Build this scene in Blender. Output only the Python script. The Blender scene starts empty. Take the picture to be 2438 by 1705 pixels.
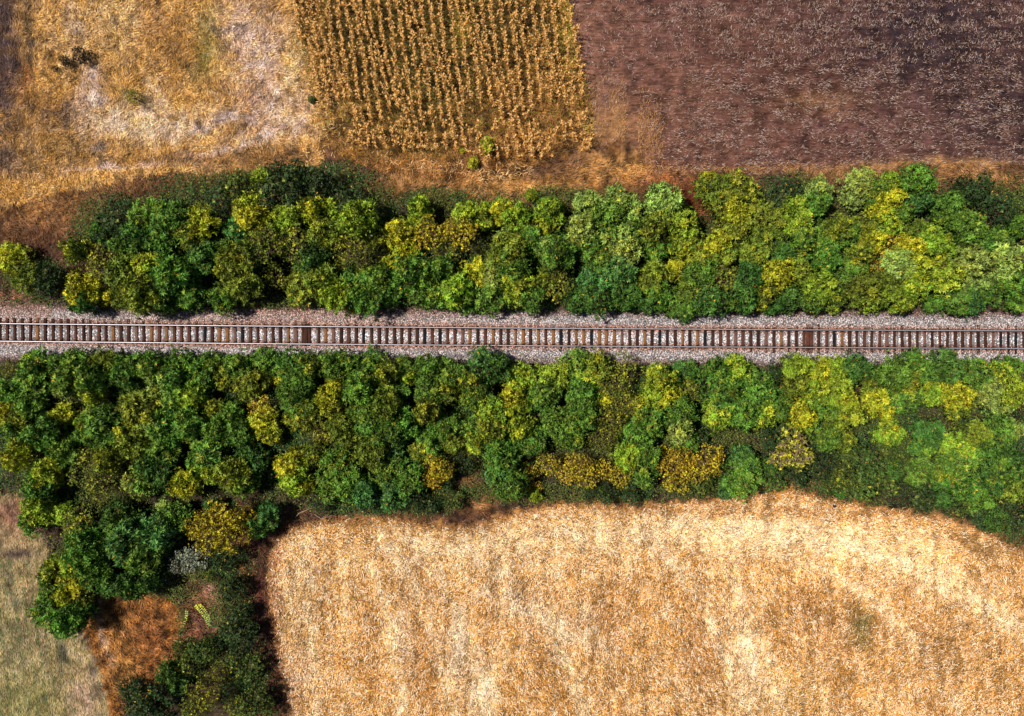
import bpy, math, random
import numpy as np

# ------------------------------------------------------------------ camera, sky, sun, exposure
scene = bpy.context.scene
COL = scene.collection
CAM_H = 69.0                      # drone altitude, looking straight down
PPM = 27.49                       # photograph pixels per metre at ground level
cam_data = bpy.data.cameras.new("camera")
cam_data.sensor_width = 36.0
cam_data.lens = 36.0 * CAM_H / (2438 / PPM)
cam_data.clip_end = 2000.0
cam = bpy.data.objects.new("camera", cam_data)
cam.location = (0, 0, CAM_H)
cam.rotation_euler = (0, 0, 0)
COL.objects.link(cam)
scene.camera = cam

SUN_EL, SUN_AZ = math.radians(62), math.radians(-78)     # azimuth clockwise from north (+Y)
world = bpy.data.worlds.new("World")
scene.world = world
world.use_nodes = True
wt = world.node_tree
sky = wt.nodes.new("ShaderNodeTexSky")
sky.sky_type = 'NISHITA'
sky.sun_disc = False
sky.sun_elevation = SUN_EL
sky.sun_rotation = SUN_AZ
wt.links.new(sky.outputs[0], wt.nodes["Background"].inputs[0])
wt.nodes["Background"].inputs[1].default_value = 0.055

sd = bpy.data.lights.new("sun", 'SUN')
sd.energy = 4.9
sd.angle = math.radians(3)
sd.color = (1.0, 0.93, 0.83)
sun = bpy.data.objects.new("sun", sd)
sun.rotation_euler = (math.pi / 2 - SUN_EL, 0, -SUN_AZ + math.pi)
COL.objects.link(sun)
scene.view_settings.view_transform = 'Standard'
scene.view_settings.look = 'None'
scene.view_settings.gamma = 1.0
scene.view_settings.exposure = 0.4
scene.cycles.max_bounces = 4
scene.cycles.diffuse_bounces = 2
scene.cycles.transparent_max_bounces = 4

# ------------------------------------------------------------------ helpers
RNG = np.random.default_rng(7)
random.seed(7)


def W(px, py, h=0.0):
    """photo pixel -> world x, y for something at height h"""
    k = (CAM_H - h) / CAM_H / PPM
    return (px - 1219.0) * k, (852.5 - py) * k


def to_px(x, y):
    return x * PPM + 1219.0, 852.5 - y * PPM


def _hash(ix, iy, seed):
    n = (ix.astype(np.int64) * 374761393 + iy.astype(np.int64) * 668265263 + seed * 1442695041) & 0xFFFFFFFF
    n = ((n ^ (n >> 13)) * 1274126177) & 0xFFFFFFFF
    n = n ^ (n >> 16)
    return (n & 0xFFFF) / 65535.0


def vn(x, y, s, seed=0):
    x = np.asarray(x, float) / s
    y = np.asarray(y, float) / s
    ix, iy = np.floor(x), np.floor(y)
    fx, fy = x - ix, y - iy
    fx, fy = fx * fx * (3 - 2 * fx), fy * fy * (3 - 2 * fy)
    a, b = _hash(ix, iy, seed), _hash(ix + 1, iy, seed)
    c, d = _hash(ix, iy + 1, seed), _hash(ix + 1, iy + 1, seed)
    return (a * (1 - fx) + b * fx) * (1 - fy) + (c * (1 - fx) + d * fx) * fy


def fbm(x, y, s, seed=0, oct=3):
    t, a, w = 0, 1.0, 0
    for k in range(oct):
        t = t + a * vn(x, y, s / 2 ** k, seed + 17 * k)
        w += a
        a *= 0.55
    return t / w


def inpoly(px, py, poly):
    px, py = np.asarray(px, float), np.asarray(py, float)
    r = np.zeros(px.shape, bool)
    n = len(poly)
    for i in range(n):
        x1, y1 = poly[i]
        x2, y2 = poly[(i + 1) % n]
        if y1 == y2:
            continue
        c = ((y1 > py) != (y2 > py)) & (px < (x2 - x1) * (py - y1) / (y2 - y1) + x1)
        r ^= c
    return r


def mesh_from(name, verts, faces, cols=None, smooth=False):
    """verts (n,3); faces (m,k) of one size; cols (n,4) point colours"""
    verts = np.ascontiguousarray(verts, np.float32)
    faces = np.ascontiguousarray(faces, np.int32)
    me = bpy.data.meshes.new(name)
    me.vertices.add(len(verts))
    me.vertices.foreach_set("co", verts.ravel())
    m, k = faces.shape
    me.loops.add(m * k)
    me.loops.foreach_set("vertex_index", faces.ravel())
    me.polygons.add(m)
    me.polygons.foreach_set("loop_start", np.arange(m, dtype=np.int32) * k)
    if smooth:
        me.polygons.foreach_set("use_smooth", np.ones(m, bool))
    if cols is not None:
        cols = np.ascontiguousarray(cols, np.float32)
        if cols.shape[1] == 3:
            cols = np.concatenate([cols, np.ones((len(cols), 1), np.float32)], 1)
        at = me.color_attributes.new("Col", 'FLOAT_COLOR', 'POINT')
        at.data.foreach_set("color", np.ascontiguousarray(cols, np.float32).ravel())
    me.update(calc_edges=True)
    return me


def link(name, me, mat=None, parent=None):
    o = bpy.data.objects.new(name, me)
    COL.objects.link(o)
    if mat and me and not me.materials:
        me.materials.append(mat)
    if parent:
        o.parent = parent
    return o


def tag(o, label=None, cat=None, group=None, kind=None):
    if label: o["label"] = label
    if cat: o["category"] = cat
    if group: o["group"] = group
    if kind: o["kind"] = kind
    return o


def empty(name, loc=(0, 0, 0), rz=0, s=1.0):
    o = bpy.data.objects.new(name, None)
    o.empty_display_size = 0.3
    COL.objects.link(o)
    o.location = loc
    o.rotation_euler = (0, 0, rz)
    o.scale = (s, s, s) if np.isscalar(s) else s
    return o


class Geo:
    """collects triangles / quads with colours"""
    def __init__(self):
        self.v, self.f, self.c, self.n = [], [], [], 0

    def add(self, v, f, c=None):
        v = np.asarray(v, float).reshape(-1, 3)
        self.v.append(v)
        self.f.append(np.asarray(f, int) + self.n)
        if c is None: c = np.ones((len(v), 3))
        c = np.asarray(c, float)
        if c.ndim == 1: c = np.tile(c, (len(v), 1))
        self.c.append(c[:, :3])
        self.n += len(v)

    def box(self, x0, x1, y0, y1, z0, z1, c=None, j=0):
        v = np.array([(x0, y0, z0), (x1, y0, z0), (x1, y1, z0), (x0, y1, z0), (x0, y0, z1), (x1, y0, z1), (x1, y1, z1), (x0, y1, z1)], float)
        if j: v += RNG.uniform(-j, j, v.shape)
        self.add(v, [(3, 2, 1, 0), (4, 5, 6, 7), (0, 1, 5, 4), (1, 2, 6, 5), (2, 3, 7, 6), (3, 0, 4, 7)], c)

    def tube(self, pts, radii, n=5, c=None):
        pts = np.asarray(pts, float)
        rings = []
        for i, p in enumerate(pts):
            d = pts[min(i + 1, len(pts) - 1)] - pts[max(i - 1, 0)]
            d /= max(np.linalg.norm(d), 1e-6)
            u = np.cross(d, (0.3, 0.9, 0.1) if abs(d[2]) > 0.9 else (0, 0, 1))
            u /= max(np.linalg.norm(u), 1e-6)
            w = np.cross(d, u)
            a = np.arange(n) * 2 * math.pi / n
            rings.append(p + radii[i] * (np.cos(a)[:, None] * u + np.sin(a)[:, None] * w))
        v = np.concatenate(rings)
        f = []
        for i in range(len(pts) - 1):
            for k in range(n):
                a, b = i * n + k, i * n + (k + 1) % n
                f.append((a, b, b + n, a + n))
        self.add(v, f, c)

    def mesh(self, name, smooth=False):
        return mesh_from(name, np.concatenate(self.v), np.concatenate(self.f), np.concatenate(self.c), smooth)


def merge_cols(c, n):
    return np.repeat(c, n, axis=0)


def blades(x, y, z, ang, length, width, rise, cols, taper=0.35, bend=0.0):
    """thin straw / grass blades: one quad each, lying or rising"""
    n = len(x)
    dx, dy = np.cos(ang), np.sin(ang)
    nx, ny = -dy, dx
    w = width / 2
    tx, ty = x + dx * length, y + dy * length
    v = np.empty((n, 4, 3))
    v[:, 0] = np.stack([x + nx * w, y + ny * w, z], 1)
    v[:, 1] = np.stack([x - nx * w, y - ny * w, z], 1)
    v[:, 2] = np.stack([tx - nx * w * taper, ty - ny * w * taper, z + rise], 1)
    v[:, 3] = np.stack([tx + nx * w * taper, ty + ny * w * taper, z + rise], 1)
    roll = RNG.uniform(-.6, .6, n) * width
    v[:, 0, 2] += roll; v[:, 3, 2] += roll * taper
    f = np.arange(n * 4).reshape(n, 4)
    return v.reshape(-1, 3), f, np.repeat(cols, 4, axis=0)


def diamonds(p, d, nrm, length, width, cols):
    """leaf shapes: base p, direction d, side from nrm"""
    side = np.cross(d, nrm)
    side /= np.maximum(np.linalg.norm(side, axis=1), 1e-6)[:, None]
    L, Wd = length[:, None], width[:, None] / 2
    n = len(p)
    v = np.empty((n, 4, 3))
    v[:, 0] = p
    v[:, 1] = p + d * L * .5 + side * Wd
    v[:, 2] = p + d * L
    v[:, 3] = p + d * L * .5 - side * Wd
    return v.reshape(-1, 3), np.arange(n * 4).reshape(n, 4), np.repeat(cols, 4, axis=0)


# ------------------------------------------------------------------ materials
def new_mat(name):
    m = bpy.data.materials.new(name)
    m.use_nodes = True
    nt = m.node_tree
    return m, nt, nt.nodes["Principled BSDF"]


def N(nt, t, **kw):
    n = nt.nodes.new(t)
    for k, v in kw.items():
        setattr(n, k, v)
    return n


def attr_mat(name, rough=0.9, spec=0.1, noise=None, var=(0.7, 1.3), bump=0.0, stretch=(1, 1, 1), rot=0.0, trans=0.0, cells=None):
    """colour from the mesh's own colour attribute, broken up by procedural noise"""
    m, nt, b = new_mat(name)
    a = N(nt, "ShaderNodeAttribute", attribute_name="Col")
    out = a.outputs["Color"]
    if noise:
        tc = N(nt, "ShaderNodeTexCoord")
        mp = N(nt, "ShaderNodeMapping")
        mp.inputs["Scale"].default_value = stretch
        mp.inputs["Rotation"].default_value = (0, 0, rot)
        nt.links.new(tc.outputs["Object"], mp.inputs[0])
        no = N(nt, "ShaderNodeTexNoise")
        no.inputs["Scale"].default_value = noise
        no.inputs["Detail"].default_value = 5
        no.inputs["Roughness"].default_value = 0.7
        nt.links.new(mp.outputs[0], no.inputs[0])
        mr = N(nt, "ShaderNodeMapRange")
        mr.inputs[1].default_value, mr.inputs[2].default_value = 0.33, 0.67
        mr.inputs[3].default_value, mr.inputs[4].default_value = var
        nt.links.new(no.outputs[0], mr.inputs[0])
        vm = N(nt, "ShaderNodeVectorMath", operation='SCALE')
        nt.links.new(out, vm.inputs[0])
        nt.links.new(mr.outputs[0], vm.inputs["Scale"])
        out = vm.outputs[0]
        if bump:
            bp = N(nt, "ShaderNodeBump")
            bp.inputs["Strength"].default_value = 1.0
            bp.inputs["Distance"].default_value = bump
            nt.links.new(no.outputs[0], bp.inputs["Height"])
            nt.links.new(bp.outputs[0], b.inputs["Normal"])
    nt.links.new(out, b.inputs["Base Color"])
    b.inputs["Roughness"].default_value = rough
    b.inputs["Specular IOR Level"].default_value = spec
    return m


def leaf_mat(name, rough=0.6, spec=0.2):
    """hue from the object's colour; alpha of that colour = how far the tree has turned yellow"""
    m, nt, b = new_mat(name)
    oi = N(nt, "ShaderNodeObjectInfo")
    a = N(nt, "ShaderNodeAttribute", attribute_name="Col")
    sep = N(nt, "ShaderNodeSeparateColor")
    nt.links.new(a.outputs["Color"], sep.inputs[0])
    # yellow factor = smoothstep(g + alpha - 1)
    ad = N(nt, "ShaderNodeMath", operation='ADD')
    nt.links.new(sep.outputs[1], ad.inputs[0])
    nt.links.new(oi.outputs["Alpha"], ad.inputs[1])
    mr = N(nt, "ShaderNodeMapRange", interpolation_type='SMOOTHSTEP')
    mr.inputs[1].default_value, mr.inputs[2].default_value = 0.70, 1.28
    nt.links.new(ad.outputs[0], mr.inputs[0])
    mx = N(nt, "ShaderNodeMix", data_type='RGBA')
    nt.links.new(mr.outputs[0], mx.inputs[0])
    nt.links.new(oi.outputs["Color"], mx.inputs[6])
    mx.inputs[7].default_value = (0.50, 0.45, 0.02, 1)
    # a few orange-brown dead leaves
    gt = N(nt, "ShaderNodeMath", operation='GREATER_THAN')
    gt.inputs[1].default_value = 0.991
    nt.links.new(sep.outputs[2], gt.inputs[0])
    mx2 = N(nt, "ShaderNodeMix", data_type='RGBA')
    nt.links.new(gt.outputs[0], mx2.inputs[0])
    nt.links.new(mx.outputs[2], mx2.inputs[6])
    mx2.inputs[7].default_value = (0.45, 0.22, 0.02, 1)
    sc = N(nt, "ShaderNodeVectorMath", operation='SCALE')
    nt.links.new(mx2.outputs[2], sc.inputs[0])
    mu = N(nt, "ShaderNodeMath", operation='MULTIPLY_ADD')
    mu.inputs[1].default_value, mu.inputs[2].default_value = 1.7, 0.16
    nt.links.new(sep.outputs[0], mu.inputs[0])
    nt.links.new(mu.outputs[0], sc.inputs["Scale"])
    nt.links.new(sc.outputs[0], b.inputs["Base Color"])
    b.inputs["Roughness"].default_value = rough
    b.inputs["Specular IOR Level"].default_value = spec
    tr = N(nt, "ShaderNodeBsdfTranslucent")
    nt.links.new(sc.outputs[0], tr.inputs[0])
    ms = N(nt, "ShaderNodeMixShader")
    ms.inputs[0].default_value = 0.14
    nt.links.new(b.outputs[0], ms.inputs[1])
    nt.links.new(tr.outputs[0], ms.inputs[2])
    nt.links.new(ms.outputs[0], nt.nodes["Material Output"].inputs[0])
    return m


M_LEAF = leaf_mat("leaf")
M_LEAF_GLOSS = leaf_mat("leaf_waxy", 0.38, 0.6)
M_BARK = attr_mat("bark", 0.95, 0.05, noise=9, var=(0.6, 1.3))
M_STRAW = attr_mat("straw", 0.75, 0.2)
M_STONE = attr_mat("stone", 0.85, 0.2)
M_WOOD = attr_mat("sleeper_wood", 0.9, 0.1, noise=6, var=(0.55, 1.4), stretch=(6, 0.7, 3), bump=0.01)
M_RUST = attr_mat("rusty_steel", 0.85, 0.2, noise=12, var=(0.6, 1.4))
M_HERB = attr_mat("herb_leaf", 0.7, 0.15)
m, nt, b = new_mat("polished_rail")
b.inputs["Base Color"].default_value = (0.50, 0.51, 0.58, 1)
b.inputs["Metallic"].default_value = 0.55
b.inputs["Roughness"].default_value = 0.42
M_RAIL = m

# ------------------------------------------------------------------ layout of the land (in photo pixels at ground level)
MEADOW = [(-2000, -1500), (520, -1500), (688, -20), (722, 130), (742, 250), (765, 330), (760, 395), (640, 405), (420, 410), (300, 425), (180, 450), (80, 475), (-60, 500), (-2000, 640)]
MAIZE = [(520, -1500), (1310, -1500), (1358, 0), (1376, 110), (1402, 210), (1416, 345), (1300, 385), (1180, 415), (1020, 425), (900, 410), (820, 375), (765, 330), (742, 250), (722, 130), (688, -20)]
PLOUGH = [(1310, -1500), (4200, -1500), (4200, 360), (2438, 392), (2200, 398), (2050, 405), (1800, 408), (1650, 412), (1560, 408), (1535, 375), (1490, 330), (1440, 350), (1416, 345), (1402, 210), (1376, 110), (1358, 0)]
STUBBLE = [(645, 1300), (690, 1258), (760, 1236), (900, 1222), (1000, 1240), (1100, 1255), (1200, 1225), (1350, 1192), (1500, 1204), (1640, 1192), (1800, 1178), (1880, 1165), (2000, 1192), (2150, 1215), (2250, 1228), (2350, 1265), (2438, 1312), (2600, 1400), (4200, 2200), (4200, 3200), (760, 3200), (690, 1720), (668, 1620), (650, 1500), (638, 1400)]
PASTURE = [(-2000, 1172), (30, 1178), (78, 1195), (95, 1260), (112, 1330), (118, 1420), (170, 1490), (215, 1530), (240, 1610), (258, 1720), (400, 3200), (-2000, 3200)]
ROUGH = [(215, 1420), (330, 1405), (420, 1430), (432, 1500), (420, 1560), (380, 1610), (320, 1640), (275, 1720), (300, 3200), (400, 3200), (258, 1720), (240, 1610), (215, 1530), (190, 1480)]
ZONES = [("verge_soil", None), ("dry_meadow", MEADOW), ("maize_field_soil", MAIZE), ("ploughed_field", PLOUGH), ("stubble_field", STUBBLE), ("pasture", PASTURE), ("rough_ground", ROUGH)]
BASE = np.array([(.085, .040, .020), (.46, .245, .075), (.20, .098, .026), (.078, .035, .029), (.56, .27, .065), (.25, .185, .085), (.21, .085, .022)])
BR, DK, RD, GO = (.13, .058, .022), (.018, .022, .010), (.085, .028, .012), (.36, .175, .05)
PALE, LIL = (.62, .42, .26), (.52, .355, .27)
BLOBS = [  # x, y, rx, ry, angle, colour, strength, zone (-1: any)
    (10, 120, 48, 260, 0, (.085, .048, .04), .95, 1), (72, 90, 9, 120, 0, (.05, .035, .02), .9, 1), (60, 200, 14, 40, 0, (.26, .10, .03), .7, 1),
    (0, 380, 60, 40, 0, (.12, .07, .05), .8, 1), (150, 265, 90, 40, .2, (.14, .07, .035), .8, 1), (60, 320, 60, 50, 0, (.26, .14, .05), .5, 1),
    (350, 60, 60, 60, 0, (.25, .12, .045), .6, 1), (270, 40, 70, 90, 0, (.47, .30, .13), .6, 1), (150, 60, 70, 90, 0, (.42, .24, .09), .6, 1),
    (490, 130, 30, 60, 0, (.22, .17, .03), .7, 1), (505, 70, 30, 70, 0, (.29, .22, .05), .5, 1), (315, 232, 38, 26, 0, (.22, .15, .03), .75, 1),
    (430, 130, 50, 35, 0, (.2, .1, .03), .6, 1), (620, 150, 60, 110, 0, LIL, .7, 1), (580, 60, 60, 60, 0, LIL, .55, 1), (710, 140, 22, 120, .12, (.55, .36, .16), .8, 1),
    (215, 210, 22, 70, 0, LIL, .85, 1), (270, 285, 90, 34, 0, PALE, .9, 1), (400, 300, 120, 30, -.1, PALE, .9, 1), (370, 235, 30, 50, 0, PALE, .6, 1),
    (540, 285, 110, 12, -.25, LIL, .95, 1), (630, 310, 60, 20, -.3, LIL, .8, 1), (550, 345, 130, 9, -.22, LIL, .9, 1), (300, 395, 160, 7, -.05, LIL, .7, 1),
    (240, 350, 18, 28, 0, LIL, .6, 1), (600, 235, 50, 40, 0, (.29, .16, .09), .6, 1), (690, 260, 50, 60, 0, LIL, .5, 1), (660, 380, 140, 30, 0, (.2, .1, .035), .7, 1),
    (180, 350, 110, 40, 0, (.19, .11, .04), .6, 1), (450, 375, 200, 16, -.05, (.2, .10, .04), .6, 1), (40, 440, 110, 24, -.1, (.42, .22, .06), .8, 1),
    (170, 45, 20, 80, 0, PALE, .4, 1), (470, 285, 12, 6, 0, (.07, .03, .02), .8, 1),
    # maize floor
    (880, 120, 170, 180, 0, (.075, .048, .012), .9, 2), (1060, 130, 200, 170, 0, (.075, .052, .013), .9, 2), (1200, 100, 120, 170, 0, (.085, .055, .016), .85, 2),
    (1260, 250, 120, 110, 0, (.22, .10, .028), .7, 2), (1110, 55, 30, 60, 0, (.26, .17, .03), .7, 2), (1355, 60, 26, 90, .1, (.34, .22, .04), .8, 2), (770, 250, 60, 110, 0, (.28, .14, .04), .7, 2),
    (1050, 400, 300, 30, 0, (.21, .09, .026), .7, 2), (1000, 345, 70, 20, 0, (.12, .08, .02), .5, 2),
    # ploughed
    (1400, 150, 75, 260, .05, (.17, .082, .055), .9, 3), (1450, 60, 80, 150, 0, (.135, .062, .044), .8, 3), (1500, 330, 80, 70, 0, (.19, .085, .035), .7, 3),
    (1440, 300, 60, 60, 0, (.25, .13, .05), .7, 3), (1650, 230, 200, 120, 0, (.115, .052, .036), .7, 3), (1900, 180, 200, 100, 0, (.07, .029, .022), .6, 3),
    (2250, 80, 260, 150, 0, (.024, .014, .017), .9, 3), (2420, 250, 180, 140, 0, (.032, .017, .018), .8, 3), (1700, 350, 260, 30, 0, (.11, .048, .033), .6, 3), (1950, 240, 90, 30, 0, (.16, .075, .03), .5, 3),
    (1720, 60, 60, 90, 0, (.085, .038, .028), .6, 3), (1600, 400, 130, 12, 0, (.14, .05, .02), .7, 3), (2250, 398, 260, 14, 0, (.30, .15, .05), .8, 3),
    # stubble
    (1050, 1235, 130, 40, 0, (.24, .12, .04), .85, 4), (830, 1250, 120, 30, 0, (.40, .22, .07), .5, 4), (1350, 1300, 500, 60, -.12, (.62, .37, .15), .45, 4), (1900, 1280, 300, 50, .05, (.66, .41, .18), .5, 4),
    (2250, 1400, 220, 50, .45, (.62, .38, .15), .5, 4), (1090, 1540, 22, 60, 0, (.75, .56, .36), .8, 4), (1150, 1650, 30, 70, 0, (.70, .5, .3), .7, 4), (960, 1500, 20, 60, 0, (.68, .46, .26), .6, 4),
    (1000, 1560, 60, 110, 0, (.42, .2, .06), .5, 4), (1430, 1480, 70, 60, 0, (.36, .18, .07), .55, 4), (1440, 1560, 40, 80, 0, (.34, .18, .06), .55, 4), (1290, 1470, 120, 30, .5, (.7, .48, .28), .6, 4),
    (1680, 1600, 70, 110, 0, (.36, .17, .055), .6, 4), (1780, 1560, 30, 120, -.2, (.68, .47, .25), .7, 4), (2000, 1500, 160, 90, 0, (.38, .19, .06), .65, 4), (2060, 1490, 22, 60, 0, (.17, .13, .04), .7, 4), (2280, 1560, 130, 120, 0, (.37, .19, .06), .55, 4),
    (1950, 1215, 300, 14, .02, (.36, .19, .07), .6, 4), (1600, 1215, 200, 12, 0, (.34, .18, .07), .6, 4), (2330, 1290, 120, 26, .35, (.28, .15, .05), .8, 4), (760, 1240, 100, 14, 0, (.13, .055, .035), .85, 4), (655, 1420, 18, 260, 0, (.36, .15, .08), .8, 4), (685, 1640, 34, 120, .15, (.38, .16, .09), .7, 4),  # dark blobs at the upper left corner and left edge paint tree and hedge shadow
    (700, 1500, 60, 200, 0, (.60, .38, .16), .4, 4), (1850, 1660, 200, 60, 0, (.42, .25, .08), .5, 4),
    # pasture
    (30, 1230, 60, 60, 0, (.24, .12, .075), .8, 5), (42, 1318, 36, 9, .08, (.045, .03, .03), .97, 5), (25, 1400, 9, 80, -.1, (.075, .065, .04), .8, 5), (20, 1560, 50, 140, 0, (.20, .16, .08), .5, 5), (140, 1560, 10, 90, -.15, (.09, .08, .05), .75, 5), (110, 1500, 60, 40, 0, (.19, .14, .08), .5, 5),
    (220, 1590, 9, 70, -.25, (.10, .07, .05), .8, 5), (200, 1660, 40, 80, 0, (.34, .22, .14), .7, 5), (60, 1680, 60, 60, 0, (.18, .16, .05), .6, 5), (100, 1380, 60, 50, 0, (.28, .18, .09), .6, 5),
    # rough patch
    (270, 1500, 40, 60, 0, (.25, .11, .03), .7, 6), (340, 1520, 60, 50, 0, (.17, .06, .02), .6, 6), (290, 1590, 40, 70, 0, (.28, .13, .03), .7, 6), (245, 1500, 8, 60, -.2, (.36, .22, .13), .8, 6),
    # verge: brown banks, gold grass rims, dark scrub floor, painted shadow by the stubble
    (80, 540, 170, 110, 0, (.125, .055, .022), .9, 0), (100, 590, 90, 70, 0, (.06, .026, .014), .8, 0), (110, 480, 160, 50, -.1, (.19, .09, .032), .8, 0), (400, 455, 80, 26, 0, (.05, .02, .01), .9, 0), (300, 430, 120, 22, 0, (.16, .075, .028), .8, 0), (520, 405, 160, 14, 0, (.19, .1, .035), .7, 0),
    (1180, 440, 260, 26, 0, GO, .85, 0), (1480, 400, 90, 34, 0, GO, .8, 0), (1080, 465, 240, 20, 0, (.14, .075, .025), .7, 0), (1380, 450, 80, 30, 0, (.2, .095, .03), .7, 0), (1640, 480, 60, 70, 0, (.13, .033, .014), .95, 0), (1600, 430, 90, 20, 0, (.2, .07, .025), .8, 0), (2000, 415, 300, 14, 0, (.24, .12, .045), .8, 0), (2330, 420, 150, 26, 0, (.27, .13, .05), .8, 0),
    (1850, 450, 40, 30, 0, (.06, .035, .03), .7, 0), (660, 740, 400, 18, 0, (.13, .06, .045), .7, 0), (30, 715, 80, 26, 0, (.24, .11, .07), .9, 0), (1000, 735, 100, 14, 0, (.14, .07, .05), .7, 0),
    (1115, 1150, 28, 40, 0, (.16, .07, .025), .7, 0), (1150, 1195, 50, 14, 0, (.24, .11, .04), .7, 0), (780, 1225, 140, 14, 0, (.07, .03, .022), .8, 0), (1250, 1185, 200, 12, 0, (.16, .08, .03), .7, 0), (1850, 1160, 120, 16, 0, (.22, .12, .04), .8, 0), (2350, 1245, 120, 20, .3, (.12, .07, .03), .8, 0), (2230, 1190, 30, 20, 0, (.16, .08, .03), .7, 0),  # the blob above the stubble's upper left corner is painted tree shadow
    (575, 1330, 14, 110, 0, (.24, .095, .03), .8, 0), (610, 1480, 22, 200, 0, (.11, .038, .025), .9, 0), (490, 1420, 60, 60, 0, (.17, .075, .04), .8, 0), (500, 1405, 18, 20, 0, (.3, .14, .11), .7, 0), (515, 1450, 10, 30, 0, (.3, .14, .11), .7, 0), (470, 1500, 50, 26, 0, (.2, .075, .04), .7, 0), (640, 1640, 30, 120, .1, (.12, .04, .03), .8, 0),  # dark red-brown strips beside the stubble carry painted hedge shadow
    (400, 1540, 40, 60, 0, (.2, .08, .025), .7, 0), (500, 1600, 60, 60, 0, (.1, .05, .025), .6, 0), (90, 1255, 40, 60, 0, (.12, .06, .04), .7, 0),
]


def zone_of(px, py):
    wx = px + (fbm(px, py, 26, 3) - .5) * 26 + (vn(px, py, 7, 6) - .5) * 12
    wy = py + (fbm(px, py, 26, 5) - .5) * 22 + (vn(px, py, 7, 7) - .5) * 14
    z = np.zeros(np.shape(px), int)
    for i, (_, poly) in enumerate(ZONES):
        if poly: z[inpoly(wx, wy, poly)] = i
    return z


_eg = 8.0
_ex, _ey = np.meshgrid(np.arange(-700, 3300, _eg), np.arange(1000, 2400, _eg))
_in = inpoly(_ex, _ey, STUBBLE).astype(float)
for _ in range(3):
    _in = (_in + np.roll(_in, 1, 0) + np.roll(_in, -1, 0) + np.roll(_in, 1, 1) + np.roll(_in, -1, 1)) / 5
_mx, _my = np.meshgrid(np.arange(-700, 3300, _eg), np.arange(-700, 900, _eg))
_inm = inpoly(_mx, _my, MAIZE).astype(float)
for _ in range(3):
    _inm = (_inm + np.roll(_inm, 1, 0) + np.roll(_inm, -1, 0) + np.roll(_inm, 1, 1) + np.roll(_inm, -1, 1)) / 5


def arc(p0, p1, p2, n=9):
    return [((1 - t) ** 2 * p0[0] + 2 * t * (1 - t) * p1[0] + t * t * p2[0], (1 - t) ** 2 * p0[1] + 2 * t * (1 - t) * p1[1] + t * t * p2[1]) for t in [i / (n - 1) for i in range(n)]]


CR, OR = (.68, .45, .22), (.36, .165, .045)
TRACKS = [(arc((820, 1290), (940, 1360), (965, 1760)), 13, .6, CR), (arc((900, 1280), (1040, 1380), (1085, 1800)), 15, .8, CR), (arc((960, 1270), (1120, 1400), (1160, 1800)), 14, .7, CR),
          (arc((1080, 1300), (1330, 1400), (1420, 1800)), 16, .7, CR), (arc((1180, 1290), (1420, 1360), (1530, 1800)), 12, .5, CR), (arc((1500, 1270), (1700, 1350), (1800, 1800)), 18, .8, CR),
          (arc((1600, 1250), (1800, 1330), (1880, 1800)), 12, .45, CR), (arc((1700, 1260), (2250, 1290), (2480, 1560)), 20, .8, CR), (arc((1750, 1300), (2160, 1340), (2330, 1800)), 13, .5, CR), (arc((1000, 1300), (1500, 1240), (1900, 1260)), 26, .55, CR),
          (arc((730, 1290), (740, 1500), (760, 1800)), 14, .5, CR), (arc((1020, 1350), (1040, 1500), (1030, 1800)), 22, .55, OR), (arc((1240, 1400), (1300, 1500), (1290, 1800)), 20, .5, OR), (arc((1440, 1400), (1480, 1500), (1480, 1800)), 26, .6, OR),
          (arc((1640, 1400), (1680, 1500), (1690, 1800)), 26, .6, OR), (arc((1900, 1420), (2000, 1500), (2020, 1800)), 34, .6, OR), (arc((2150, 1400), (2250, 1550), (2250, 1800)), 30, .55, OR), (arc((1650, 1228), (1850, 1212), (2100, 1228)), 9, .7, OR),
          (arc((860, 1400), (900, 1500), (880, 1800)), 18, .5, OR), (arc((2380, 1350), (2500, 1450), (2560, 1800)), 20, .6, OR)]


def look(a, px, py, y0):
    return a[np.clip(((py - y0) / _eg).astype(int), 0, a.shape[0] - 1), np.clip(((px + 700) / _eg).astype(int), 0, a.shape[1] - 1)]


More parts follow.
